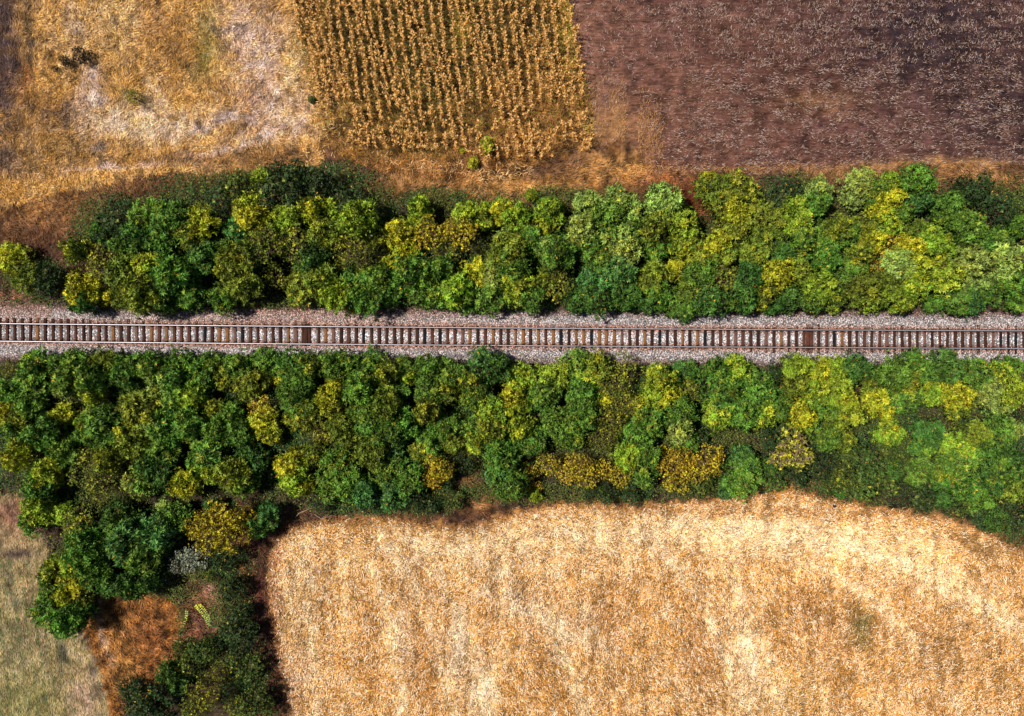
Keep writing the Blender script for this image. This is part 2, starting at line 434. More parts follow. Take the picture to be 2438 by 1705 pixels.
def land_colour(px, py, z):
    c = BASE[z].astype(float).copy()
    wx = px + (fbm(px, py, 60, 41) - .5) * 50
    wy = py + (fbm(px, py, 60, 43) - .5) * 50
    n2 = fbm(px, py, 18, 9, 3)
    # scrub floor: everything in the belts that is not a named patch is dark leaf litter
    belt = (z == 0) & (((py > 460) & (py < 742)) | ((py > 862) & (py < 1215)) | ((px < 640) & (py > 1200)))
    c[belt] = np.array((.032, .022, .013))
    for (bx, by, rx, ry, a, col, s, zn) in BLOBS:
        dx, dy = wx - bx, wy - by
        ca, sa = math.cos(a), math.sin(a)
        u, v = (dx * ca + dy * sa) / rx, (-dx * sa + dy * ca) / ry
        w = np.exp(-(u * u + v * v)) * s * (0.45 + 1.1 * n2)
        w = np.clip(w * 1.25, 0, 1)
        if zn >= 0: w = w * (z == zn)
        c += (np.array(col) - c) * w[..., None]
    if np.any(z == 4):
        for pl, wd, st, tc in TRACKS:
            d2 = np.full(np.shape(px), 1e9)
            for (ax, ay), (bx, by) in zip(pl[:-1], pl[1:]):
                ll = (bx - ax) ** 2 + (by - ay) ** 2
                t = np.clip(((px - ax) * (bx - ax) + (py - ay) * (by - ay)) / ll, 0, 1)
                d2 = np.minimum(d2, (px - ax - t * (bx - ax)) ** 2 + (py - ay - t * (by - ay)) ** 2)
            w = np.exp(-d2 / (wd * (.6 + .9 * n2)) ** 2) * st * (z == 4) * np.clip(2.6 * fbm(px, py, 12, 311, 2) - .55, 0, 1.3)
            c += (np.array(tc) - c) * np.clip(w, 0, .9)[..., None]
    e = np.where(z == 4, np.clip((.99 - look(_in, px, py, 1000)) * 2.2, 0, 1) * (.4 + 1.1 * n2), 0)
    c += (np.array((.27, .125, .042)) - c) * np.clip(e, 0, .9)[..., None]
    k = 0.72 + 0.56 * fbm(px, py, 34, 77, 3)
    amp = np.array((1.4, .75, 1.5, .8, .2, .8, 1.5))[z]
    amf = np.array((.9, 1.0, .9, .7, .55, .8, 1.3))[z]
    m1 = fbm(px, py * .8, 17, 78, 2) - .5
    m2 = vn(px, py, 7, 79) + vn(px, py, 4, 80) - 1
    sx_ = np.where(z == 4, fbm(px * 1.0 + 12 * fbm(px, py, 90, 86), py * .14, 12, 87, 2) - .5, 0)
    k = k * np.clip(1 + amp * m1 * 1.5 + amf * m2 * .7 + sx_ * .7, .22, 1.9)
    c = c * k[..., None]
    fur = np.where(z == 3, (fbm(px * .10, py + 5 * fbm(px, py, 120, 31), 5.5, 88, 2) - .5) * np.clip((py - 60) / 160, .25, 1), 0)
    k = k * (1 + 1.5 * fur)
    warm = (fbm(px, py, 14, 83, 2) - .5) * np.array((.8, 1.0, .8, .3, .7, .5, 1.0))[z]
    c[..., 1] *= 1 + warm * .22
    c[..., 2] *= 1 + warm * 1.1
    return c


# ------------------------------------------------------------------ ground: coarse sheet to the horizon and the fields on it
g = Geo()
g.add([(-900, -900, -.35), (900, -900, -.35), (900, 900, -.35), (-900, 900, -.35)], [(0, 1, 2, 3)], (.17, .10, .05))
M_FAR = attr_mat("far_ground", noise=.05, var=(.5, 1.4))
tag(link("ground", g.mesh("ground"), M_FAR), "dry farmland reaching to the horizon", "ground", kind="structure")

GX, GY, GS = 62.0, 47.0, 0.25
nx, ny = int(2 * GX / GS) + 1, int(2 * GY / GS) + 1
xs, ys = np.linspace(-GX, GX, nx), np.linspace(-GY, GY, ny)
XX, YY = np.meshgrid(xs, ys)
PX, PY = to_px(XX, YY)


def ground_z(x, y):
    px, py = to_px(x, y)
    z = (fbm(px, py, 90, 21) - .5) * .25 + (fbm(px, py, 14, 22) - .5) * .10
    # low banks on both sides of the line and ridges in the ploughed land
    far = np.abs(y - 1.8)
    z = z - np.clip((far - 3) / 8, 0, 1) * .1
    pl = inpoly(px, py, PLOUGH)
    z = z + pl * (np.sin(py * 2 * math.pi / 13 + 3 * fbm(px, py, 120, 31)) * .035)
    return z - 0.02


ZZ = ground_z(XX, YY)
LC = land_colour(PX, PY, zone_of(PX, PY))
cx, cy = (XX[:-1, :-1] + GS / 2), (YY[:-1, :-1] + GS / 2)
cpx, cpy = to_px(cx, cy)
ZC = zone_of(cpx, cpy)
verts = np.stack([XX, YY, ZZ], -1).reshape(-1, 3)
cols = LC.reshape(-1, 3)
idx = np.arange(nx * ny).reshape(ny, nx)
quad = np.stack([idx[:-1, :-1], idx[:-1, 1:], idx[1:, 1:], idx[1:, :-1]], -1)
LAND = [("soft brown verge soil under the scrub beside the railway", "soil", dict(noise=3.5, var=(.4, 1.6), bump=.12)),
        ("dry golden meadow left of the maize", "meadow", dict(noise=2.6, var=(.50, 1.45), bump=.16)),
        ("weedy brown ground between the maize rows", "field", dict(noise=4, var=(.4, 1.6), bump=.15)),
        ("ploughed purple-brown field right of the maize", "field", dict(noise=2.4, var=(.35, 1.75), bump=.2, stretch=(.45, 2.4, 1), rot=.02)),
        ("pale golden stubble field below the lower tree belt", "field", dict(noise=4, var=(.55, 1.35), bump=.12)),
        ("mown pinkish green pasture in the lower left corner", "field", dict(noise=3.2, var=(.55, 1.45), bump=.08, stretch=(2.6, .5, 1), rot=-.12)),
        ("rough orange-brown ground between pasture and scrub", "ground", dict(noise=2.2, var=(.35, 1.6), bump=.25))]
for i, (nm, _) in enumerate(ZONES):
    f = quad[ZC == i]
    used = np.unique(f)
    remap = np.full(nx * ny, -1)
    remap[used] = np.arange(len(used))
    lab, cat, kw = LAND[i]
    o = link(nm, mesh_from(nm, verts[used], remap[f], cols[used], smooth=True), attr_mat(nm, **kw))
    tag(o, lab, cat, kind="structure")


# ------------------------------------------------------------------ railway: ballast, sleepers, rails
def track_y(x):
    px = x * PPM + 1219.0
    return (852.5 - (792 + 0.010186 * px - 1.2675e-6 * px * px)) / PPM


BEDX = 62.0
SL_TOP = 0.52


def bed_z(x, d):
    px = x * PPM + 1219
    a = np.abs(d)
    base = np.where(a < .72, .40, .47)
    # how deep the sleeper ends are buried on the upper / lower side
    up = np.interp(px, [0, 150, 260, 900, 1100, 1650, 1800, 3000], [-.06, -.06, .03, .04, .075, .075, .045, .05])
    lo = np.interp(px, [0, 900, 1200, 1700, 1850, 3000], [.075, .07, .06, .05, .025, .03])
    base = np.where(a > .8, base + np.where(d > 0, up, lo) + (fbm(x * 10, d * 10, 6, 61) - .5) * .07, base + (fbm(x * 10, d * 10, 5, 62) - .5) * .03)
    sh = np.clip((a - 1.75) / 1.6, 0, 1)
    return base * (1 - sh) - .12 * sh


bx = np.arange(-BEDX, BEDX + .01, .12)
bd = np.arange(-3.3, 3.31, .1)
BX, BD = np.meshgrid(bx, bd)
BZ = bed_z(BX, BD)
BY = BD + track_y(BX)


def bed_colour(x, d):
    px = x * PPM + 1219
    a = np.abs(d)
    c = np.zeros(np.shape(x) + (3,)) + np.array((.27, .25, .255))
    n = fbm(x * 10, d * 14, 9, 71)
    mid = np.clip(1 - a / .55, 0, 1) ** .5
    c += (np.array((.44, .43, .46)) - c) * (mid * .8)[..., None]
    rust = np.exp(-((a - .78) / .30) ** 2) * (.55 + .7 * n)
    c += (np.array((.23, .105, .062)) - c) * np.clip(rust, 0, .9)[..., None]
    edge = np.clip((a - 1.55 - .7 * (n - .5)) / .8, 0, 1)
    c += (np.array((.12, .062, .045)) - c) * (edge * .85)[..., None]
    left = np.exp(-((px - 700) / 420) ** 2) * (d > .8) * .6 + (px < 130) * (d > 1.3) * .5
    c += (np.array((.27, .165, .13)) - c) * np.clip(left * (.5 + n), 0, .8)[..., None]
    return c


idb = np.arange(BX.size).reshape(BX.shape)
qb = np.stack([idb[:-1, :-1], idb[:-1, 1:], idb[1:, 1:], idb[1:, :-1]], -1).reshape(-1, 4)
bc = bed_colour(BX, BD).reshape(-1, 3) * .5
o = link("ballast", mesh_from("ballast", np.stack([BX, BY, BZ], -1).reshape(-1, 3), qb, bc, True), attr_mat("ballast", noise=9, var=(.3, 1.5), bump=.08))
tag(o, "raised bed of the railway line under its stones", "ballast", kind="structure")

# the loose stones: small irregular four-sided lumps
n = 125000
sx = RNG.uniform(-50, 50, n)
sdv = np.clip(RNG.normal(0, 1.25, n), -3.2, 3.2)
sdv = np.where(RNG.random(n) < .75, RNG.uniform(-2.35, 2.35, n), sdv)
keep = RNG.random(n) < np.clip(1.15 - np.clip((np.abs(sdv) - 1.9) / 1.2, 0, 1) * 1.0, .05, 1)
sx, sdv = sx[keep], sdv[keep]
n = len(sx)
sz = bed_z(sx, sdv)
rs = RNG.uniform(.034, .072, n)
ang = RNG.uniform(0, 6.28, (n, 1)) + np.arange(4) * 1.5708 + RNG.uniform(-.4, .4, (n, 4))
rr = rs[:, None] * RNG.uniform(.7, 1.3, (n, 4))
V = np.empty((n, 5, 3))
V[:, :4, 0] = sx[:, None] + np.cos(ang) * rr
V[:, :4, 1] = (track_y(sx) + sdv)[:, None] + np.sin(ang) * rr
V[:, :4, 2] = sz[:, None] - .02 + RNG.uniform(0, .02, (n, 4))
V[:, 4, 0] = sx + RNG.uniform(-.5, .5, n) * rs
V[:, 4, 1] = track_y(sx) + sdv + RNG.uniform(-.5, .5, n) * rs
V[:, 4, 2] = sz + rs * RNG.uniform(.5, 1.1, n)
i5 = (np.arange(n) * 5)[:, None]
F = np.concatenate([np.stack([i5[:, 0] + k, i5[:, 0] + (k + 1) % 4, i5[:, 0] + 4], 1) for k in range(4)])
t = RNG.random(n)
kc = np.where(t < .30, 2.1, np.where(t < .60, 1.1, np.where(t < .85, .5, .18)))
sc = bed_colour(sx, sdv) * (kc * RNG.uniform(.8, 1.2, n))[:, None]
red = RNG.random(n) < .12
sc[red] = sc[red] * np.array((1.0, .62, .5))
sc = np.clip(sc, 0, .85)
# no stones on the sleeper tops between the rails
SPX0, SDP = 1209.4, 18.07
kk = (to_px(sx, 0)[0] - SPX0) / SDP
frac = np.abs(kk - np.round(kk))
tops = (frac < .16) & (np.abs(sdv) < .95) & (RNG.random(n) < .93)
joint = ((np.abs(to_px(sx, 0)[0] - 732) < 8) | (np.abs(to_px(sx, 0)[0] - 1928) < 8)) & (np.abs(sdv) < .95)
bad = tops | joint
F = F[~bad[F[:, 0] // 5]]
used = np.unique(F)
rm = np.full(n * 5, -1); rm[used] = np.arange(len(used))
o = link("ballast_stones", mesh_from("ballast_stones", V.reshape(-1, 3)[used], rm[F], np.repeat(sc, 5, 0)[used]), M_STONE)
tag(o, "grey, white and rust-stained crushed stones covering the railway bed", "ballast stones", kind="stuff")


def ordinal(i):
    return str(i) + ("th" if 10 <= i % 100 <= 20 else {1: "st", 2: "nd", 3: "rd"}.get(i % 10, "th"))


# sleepers
WOODS = [("dark brown", (.042, .018, .012)), ("near-black", (.012, .010, .012)), ("reddish brown", (.078, .030, .019)), ("tan weathered", (.17, .080, .032)), ("greyish brown", (.115, .060, .046)), ("deep brown", (.028, .013, .010))]
sl_meshes = []
for wi, (wn, wc) in enumerate(WOODS):
    for v in range(2):
        g = Geo()
        w = .115 + .012 * v
        L = 1.24 + .03 * v
        nseg = 10
        yy = np.linspace(-L, L, nseg + 1)
        prof = [(-w, -.14), (-w, -.012), (-w + .015, 0), (-.03 * (v + .4), -.002), (w - .02, .002), (w, -.014), (w, -.14)]
        vv, ff, cc = [], [], []
        for yi in yy:
            jx = RNG.uniform(-.012, .012)
            for (a, b2) in prof:
                vv.append((a + jx + RNG.uniform(-.005, .005), yi, b2 + RNG.uniform(-.004, .003)))
                stain = math.exp(-((abs(yi) - .75) / .16) ** 2)
                base = np.array(wc) * RNG.uniform(.75, 1.25)
                cc.append(base * (1 - .85 * stain) + np.array((.028, .009, .006)) * .85 * stain)
        k = len(prof)
        for i in range(nseg):
            for j in range(k - 1):
                ff.append((i * k + j, i * k + j + 1, (i + 1) * k + j + 1, (i + 1) * k + j))
        g.add(vv, ff, np.array(cc))
        for e in (0, nseg):
            q = [e * k + 0, e * k + 1, e * k + 5, e * k + 6]
            g.add([vv[t] for t in q], [(0, 1, 2, 3)] if e else [(3, 2, 1, 0)], np.array(wc) * .6)
        sl_meshes.append(g.mesh("sleeper"))
g = Geo()
g.box(-.10, .10, -.17, .17, 0, .018, (.020, .010, .008))
for (a, b2) in ((-.06, -.11), (.06, -.11), (-.06, .11), (.06, .11)):
    g.box(a - .02, a + .02, b2 - .02, b2 + .02, .018, .05, (.05, .022, .014))
plate_me = g.mesh("tie_plate")
first_left = int(math.floor((0 - SPX0) / SDP)) - 9
count = int((2438 + 2 * 9 * SDP) / SDP)
pxs = []
for k in range(first_left, first_left + count + 2):
    px = SPX0 + k * SDP
    if abs(px - 732) < SDP * .55 or abs(px - 1928) < SDP * .55:
        j = 732 if abs(px - 732) < 20 else 1928
        if not any(abs(q - (j - 4.1)) < 1 for q, _ in pxs):
            pxs += [(j - 4.1, True), (j + 4.3, True)]
    else:
        pxs.append((px + random.uniform(-.9, .9), False))
weights = [.34, .12, .2, .13, .11, .10]
SPECIAL = {1335: 1, 1407: 1, 865: 1, 1246: 3, 1318: 3, 1372: 3, 1388: 3, 1445: 3, 84: 3, 93: 3, 24: 1, 110: 0, 604: 3, 767: 1}
left_i = mid_i = right_i = 0
seq = {"a": [], "b": [], "c": []}
for px, dbl in pxs:
    seq["a" if px < 724 else "b" if px < 1924 else "c"].append((px, dbl))
names = []
for key, lst in seq.items():
    lst = sorted(lst)
    for i, (px, dbl) in enumerate(lst):
        if dbl:
            j = "left" if px < 1200 else "right"
            side = "left" if abs(px - (732 if px < 1200 else 1928)) and px < (732 if px < 1200 else 1928) else "right"
            where = f"{side} one of the touching pair at the {j} rail joint"
        elif key == "a":
            where = f"{ordinal(sum(1 for q, d in lst if not d and q > px) + 1)} left of the left rail joint's pair"
        elif key == "b":
            where = f"{ordinal(sum(1 for q, d in lst if not d and q < px) + 1)} right of the left rail joint's pair"
        else:
            where = f"{ordinal(sum(1 for q, d in lst if not d and q < px) + 1)} right of the right rail joint's pair"
        names.append((px, dbl, where))
for px, dbl, where in names:
    if px < -18 or px > 2456:
        continue
    wi = random.choices(range(6), weights)[0]
    for sp, c in SPECIAL.items():
        if abs(sp - px) < 7: wi = c
    if dbl: wi = 2 if px > 1200 else 0
    x = (px - 1219) / PPM * (CAM_H - SL_TOP) / CAM_H
    o = link("railway_sleeper", sl_meshes[wi * 2 + random.randint(0, 1)], M_WOOD)
    o.location = (x, track_y(x), SL_TOP + random.uniform(-.015, .01))
    o.rotation_euler = (0, 0, math.radians(random.uniform(-1.2, 1.2)))
    o.scale = (random.uniform(.88, 1.08) if not dbl else 1.1, 1, 1)
    tag(o, f"{WOODS[wi][0]} wooden sleeper, {where}", "sleeper", "wooden sleepers under the rails")
    for s in (-1, 1):
        p = link("tie_plate", plate_me, M_RUST, o)
        p.location = (0, s * .755, .0)

# rails: three lengths on each side, joined by fishplates
joints = [(-62.0), (732 - 1219) / PPM, (1928 - 1219) / PPM, 62.0]
for side in (1, -1):
    for s in range(3):
        x0, x1 = joints[s] + .006, joints[s + 1] - .006
        xsr = np.linspace(x0, x1, 30)

        def sweep(prof, col):
            vv, ff = [], []
            k = len(prof)
            for x in xsr:
                yc = track_y(x) + side * .755
                vv += [(x, yc + a, SL_TOP + b2) for a, b2 in prof]
            for i in range(len(xsr) - 1):
                for j in range(k):
                    ff.append((i * k + j, i * k + (j + 1) % k, (i + 1) * k + (j + 1) % k, (i + 1) * k + j))
            gg = Geo(); gg.add(vv, ff, col)
            return gg
        xm = (x0 + x1) / 2
        r = empty("rail", (0, 0, 0))
        which = ["left", "middle", "right"][s]
        tag(r, f"{which} length of the {'upper' if side > 0 else 'lower'} steel rail with shiny head and rusty flanks", "rail", "rails of the single track")
        link("rail_head", sweep([(-.034, .128), (-.026, .168), (.026, .168), (.034, .128)], (1, 1, 1)).mesh("rail_head"), M_RAIL, r)
        link("rail_web", sweep([(-.075, .018), (-.07, .03), (-.012, .045), (-.012, .1275), (.012, .1275), (.012, .045), (.07, .03), (.075, .018)], (.020, .009, .007)).mesh("rail_web"), M_RUST, r)  # rust colour darkened to include the shadow beside the rail head
        if s < 2:
            for q in (-1, 1):
                gf = Geo()
                xj = joints[s + 1]
                gf.box(xj - .45, xj + .45, track_y(xj) + side * .755 + q * .026 - .012, track_y(xj) + side * .755 + q * .026 + .012, SL_TOP + .05, SL_TOP + .122, (.05, .02, .014))
                for bb in (-.3, -.1, .1, .3):
                    yb = track_y(xj) + side * .755 + q * .048
                    gf.box(xj + bb - .02, xj + bb + .02, yb - .015, yb + .015, SL_TOP + .07, SL_TOP + .105, (.07, .03, .02))
                link("fishplate", gf.mesh("fishplate"), M_RUST, r)

# ------------------------------------------------------------------ straw, grass and weeds
def scatter(name, label, cat, n, box, accept, colf, ang_f, length, width, rise, z0=(0, .05), mat=None, taper=.4, density=None, edge=False):
    px = RNG.uniform(box[0], box[2], n)
    py = RNG.uniform(box[1], box[3], n)
    z = zone_of(px, py)
    k = accept(px, py, z)
    if edge:
        k &= RNG.random(n) < np.clip(look(_in, px, py, 1000) * 1.5 - .35, .05, 1)
    if density is not None:
        k &= RNG.random(n) < density(px, py)
    px, py, z = px[k], py[k], z[k]
    n = len(px)
    x, y = (px - 1219) / PPM, (852.5 - py) / PPM
    c = colf(px, py, z, n)
    ln = RNG.uniform(*length, n)
    v, f, cc = blades(x, y, ground_z(x, y) + RNG.uniform(*z0, n), ang_f(px, py, n), ln, RNG.uniform(*width, n), RNG.uniform(*rise, n), c, taper)
    o = link(name, mesh_from(name, v, f, cc), mat or M_STRAW)
    tag(o, label, cat, kind="stuff")
    return o


def any_ang(px, py, n): return RNG.uniform(0, 6.283, n)


def stub_ang(px, py, n):
    a = np.where(py < 1330, .1, 1.35) + (fbm(px, py, 120, 91) - .5) * 2.5
    return a + RNG.normal(0, .75, n) + np.where(RNG.random(n) < .5, math.pi, 0)


def stub_col(px, py, z, n):
    c = land_colour(px, py, z)
    t = RNG.random(n)
    lum = c.mean(1)
    k = np.where(t < .24, 1.6, np.where(t < .58, 1.0, np.where(t < .80, .55, .22)))
    c = c * k[:, None] * RNG.uniform(.85, 1.15, (n, 1))
    c[z == 0] += np.array((.22, .10, .03))
    w = (RNG.random(n) < np.clip((lum * 1.1 - .13) * (.3 + 1.5 * vn(px, py, 9, 312)), 0, .6))
    c[w] = np.array((.90, .76, .56)) * RNG.uniform(.75, 1.05, (w.sum(), 1))
    g = RNG.random(n) < .012
    c[g] = (.12, .15, .03)
    return np.clip(c, 0, .9)


scatter("stubble_straw", "pale golden cut straw and stalks lying all over the stubble field", "straw", 480000, (560, 1140, 2760, 1960),
        lambda px, py, z: (z == 4) | ((z == 0) & (look(_in, px, py, 1000) > .04)), stub_col, stub_ang, (.12, .42), (.024, .054), (-.04, .18), (.0, .10), edge=True)
# husks: short broad pale flakes
scatter("maize_husks", "short white husks and leaf flakes strewn on the stubble", "husks", 90000, (600, 1180, 2600, 1800),
        lambda px, py, z: z == 4, lambda px, py, z, n: np.clip(land_colour(px, py, z) * 1.3 + RNG.uniform(.05, .32, (n, 1)) * np.array((1, .95, .85)), 0, .9),
        any_ang, (.06, .14), (.04, .085), (-.02, .05), (.04, .14), taper=.8, density=lambda px, py: np.clip(land_colour(px, py, np.full(px.shape, 4)).mean(1) * 2.6 - .35, .08, 1))


def mead_ang(px, py, n):
    return (fbm(px, py, 70, 95) - .5) * 7 + RNG.normal(0, .6, n)


def mead_col(px, py, z, n):
    c = land_colour(px, py, z)
    k = RNG.choice([1.75, 1.1, .65, .3], n, p=[.24, .34, .24, .18])
    return np.clip(c * k[:, None] * RNG.uniform(.85, 1.15, (n, 1)), 0, .85)


scatter("meadow_grass", "fine dry golden and lilac grass covering the meadow", "grass", 200000, (-300, -260, 820, 520),
        lambda px, py, z: z == 1, mead_col, mead_ang, (.14, .42), (.024, .055), (.02, .22), (0, .05))
scatter("bank_grass", "rusty brown and golden dry grass along the field edges and railway banks", "grass", 420000, (-300, 380, 2700, 1960),
        lambda px, py, z: (z == 0) & (land_colour(px, py, z).mean(1) > .034) | (z == 6), mead_col, mead_ang, (.16, .5), (.022, .055), (.02, .3), (0, .08))
scatter("pasture_grass", "short pinkish straw and green blades of the mown pasture", "grass", 90000, (-300, 1160, 300, 1960),
        lambda px, py, z: z == 5, lambda px, py, z, n: np.clip(mead_col(px, py, z, n) * np.where((RNG.random(n) < .45) & (py > 1340), 0, 1)[:, None] + np.where((RNG.random(n) < .45), 0, 0)[:, None] + np.where(mead_green(px, py, n), 1, 0)[:, None] * np.array((.07, .10, .04)), 0.03, .6),
        lambda px, py, n: RNG.normal(-1.45, .25, n), (.10, .25), (.018, .04), (.02, .10), (0, .03)) if False else None


def past_col(px, py, z, n):
    c = mead_col(px, py, z, n)
    row = np.sin((px - .13 * py) * 2 * math.pi / 22 + 2 * fbm(px, py, 90, 305)) > .2
    g = (RNG.random(n) < np.where(row, .42, .08) * 1.25 * np.clip(1.25 - px / 240, .12, 1)) & (py > 1330)
    c[~row & (py > 1330)] *= 1.15
    c[g] = np.array((.075, .125, .035)) * RNG.uniform(.5, 1.5, (g.sum(), 1))
    return c


scatter("pasture_grass", "short pinkish straw and green blades in mown rows on the pasture", "grass", 100000, (-300, 1160, 300, 1960),
        lambda px, py, z: z == 5, past_col, lambda px, py, n: RNG.normal(-1.45, .3, n), (.10, .26), (.018, .045), (.0, .10), (0, .03))


def pl_ang(px, py, n):
    a = np.where(py > 150, .0, 1.3) + np.where(px < 1500, .9, 0) + (fbm(px, py, 90, 97) - .5) * .8
    return a + RNG.normal(0, 1, n) * np.where(py > 170, .5, .9)


def pl_col(px, py, z, n):
    k = RNG.choice(4, n, p=[.25, .35, .25, .15])
    cc = np.array([(.46, .36, .33), (.27, .16, .11), (.19, .09, .05), (.035, .018, .014)])[k] * RNG.uniform(.75, 1.2, (n, 1))
    return cc


def pl_den(px, py):
    d = .35 + .9 * fbm(px, py, 70, 99) * np.clip((px - 1420) / 260, .3, 1.15)
    return np.clip(d * (fbm(px * .35, py, 12, 98) * 2.4 - .7), 0, 1)


scatter("plough_straw", "pale straw and stalk bits strewn on the ploughed soil", "straw", 170000, (1300, -260, 2780, 420),
        lambda px, py, z: z == 3, pl_col, pl_ang, (.06, .30), (.012, .034), (-.02, .06), (.02, .07), density=pl_den)
scatter("plough_grass", "golden grass creeping over the edge of the ploughed soil", "grass", 50000, (1380, 180, 2700, 430),
        lambda px, py, z: z == 3, lambda px, py, z, n: mead_col(px, py, z, n) * .3 + np.array((.34, .17, .055)) * RNG.uniform(.5, 1.3, (n, 1)),
        lambda px, py, n: np.where(px < 1600, 1.4, .05) + RNG.normal(0, .5, n), (.15, .4), (.02, .045), (0, .15),
        density=lambda px, py: np.clip(np.exp(-((px - 1490) / 75) ** 2 - ((py - 330) / 85) ** 2) * 1.0 * (vn(px, 0 * py, 14, 5) > .45) + np.exp(-((px - 1400) / 45) ** 2) * .2 + np.exp(-((py - np.interp(px, [1500, 2438], [412, 396])) / 12) ** 2) * .8 * (px > 1500) * vn(px, py, 40, 8) * 1.4, 0, 1))
# clods
n = 16000
px = RNG.uniform(1330, 2600, n); py = RNG.uniform(-200, 410, n)
k = zone_of(px, py) == 3
px, py = px[k], py[k]; n = len(px)
x, y = (px - 1219) / PPM, (852.5 - py) / PPM
rs = RNG.gamma(3, .018, n) + .02
ang = RNG.uniform(0, 6.28, (n, 1)) + np.arange(4) * 1.5708 + RNG.uniform(-.4, .4, (n, 4))
V = np.empty((n, 5, 3)); gz = ground_z(x, y)
V[:, :4, 0] = x[:, None] + np.cos(ang) * rs[:, None]; V[:, :4, 1] = y[:, None] + np.sin(ang) * rs[:, None]; V[:, :4, 2] = gz[:, None] - .02
V[:, 4, 0] = x; V[:, 4, 1] = y; V[:, 4, 2] = gz + rs * .9
i5 = np.arange(n) * 5
F = np.concatenate([np.stack([i5 + k, i5 + (k + 1) % 4, i5 + 4], 1) for k in range(4)])
o = link("soil_clods", mesh_from("soil_clods", V.reshape(-1, 3), F, np.repeat(land_colour(px, py, np.full(n, 3)) * RNG.uniform(.6, 1.5, (n, 1)), 5, 0)), M_STONE)
tag(o, "small brown soil clods on the ploughed field", "clods", kind="stuff")

scatter("maize_weeds", "dark olive weeds and fallen leaves between the maize rows", "weeds", 130000, (560, -260, 1460, 440),
        lambda px, py, z: z == 2, lambda px, py, z, n: np.clip(mead_col(px, py, z, n) * RNG.choice([1, 1.5], (n, 1)) * np.where((RNG.random((n, 1)) < .25) & (py[:, None] < 320), np.array([[.7, 1.15, .6]]), np.array([[1., 1., 1.]])), 0, .8),
        any_ang, (.12, .40), (.02, .05), (.02, .25), (0, .15))

# low scrub: leafy brambles filling the belts under the trees
SCRUB = [(100, 660, 80, 40), (270, 530, 90, 62), (480, 470, 110, 55), (620, 440, 130, 50), (770, 450, 130, 70), (880, 500, 70, 60), (1040, 480, 90, 28), (500, 600, 260, 90), (900, 620, 200, 90),
         (1250, 600, 360, 110), (1330, 470, 80, 24), (1680, 620, 140, 100), (1880, 470, 80, 50), (2000, 600, 300, 130), (2350, 490, 140, 60), (2330, 640, 200, 90), (60, 990, 150, 130), (300, 1000, 300, 130), (200, 1150, 180, 90), (700, 1030, 320, 150),
         (1150, 1000, 350, 130), (1600, 1010, 320, 150), (2060, 1060, 260, 130), (2350, 1080, 200, 130), (2420, 1230, 80, 60), (300, 1330, 200, 90), (1000, 1190, 90, 34), (860, 1200, 140, 26), (1300, 1170, 260, 26), (1650, 1160, 160, 22), (550, 1460, 50, 110), (470, 1570, 60, 40), (590, 1620, 60, 90), (500, 1340, 90, 50), (380, 1400, 90, 40), (60, 1120, 70, 50), (900, 880, 900, 20), (2000, 890, 500, 20), (500, 720, 450, 20), (1300, 725, 500, 18), (2000, 715, 500, 18), (2250, 1180, 120, 30), (420, 1480, 30, 30)]


def scrub_d(px, py):
    d = np.zeros(px.shape)
    for (a, b2, c, e) in SCRUB:
        d = np.maximum(d, 1.6 * np.exp(-((px - a) / c) ** 2 * 1.1 - ((py - b2) / e) ** 2 * 1.1))
    return d


n = 900000
px = RNG.uniform(-250, 2690, n); py = RNG.uniform(380, 1760, n)
d = scrub_d(np.clip(px, 5, 2433), py)
k = (zone_of(px, py) == 0) & ((py < 742) | (py > 862)) & (RNG.random(n) < np.clip(d * (.3 + 1.3 * fbm(px, py, 22, 55)) - .12, 0, 1))
px, py, d = px[k], py[k], d[k]; n = len(px)
x, y = (px - 1219) / PPM, (852.5 - py) / PPM
mound = np.clip(d, 0, 1) * (.2 + 1.5 * fbm(px, py, 26, 57, 2) ** 1.3)
z = ground_z(x, y) + mound * RNG.uniform(.45, 1.08, n)
a = RNG.uniform(0, 6.283, n); el = RNG.normal(.15, .45, n)
D = np.stack([np.cos(a) * np.cos(el), np.sin(a) * np.cos(el), np.sin(el)], 1)
NR = np.stack([RNG.normal(0, .45, n), RNG.normal(0, .45, n), np.ones(n)], 1)
tone = np.where(fbm(px, py, 80, 58)[:, None] > .5, np.array((.028, .065, .015)), np.array((.050, .068, .014)))
warm = RNG.random(n) < .12
cc = tone * RNG.uniform(.5, 1.8, (n, 1)); cc[warm] = np.array((.17, .17, .03)) * RNG.uniform(.5, 1.4, (warm.sum(), 1))
v, f, c4 = diamonds(np.stack([x, y, z], 1), D, NR, RNG.uniform(.10, .24, n), RNG.uniform(.05, .11, n), cc)
o = link("scrub", mesh_from("scrub", v, f, c4), M_HERB)
tag(o, "low dark green brambles and scrub filling the belts beside the railway", "scrub", kind="stuff")

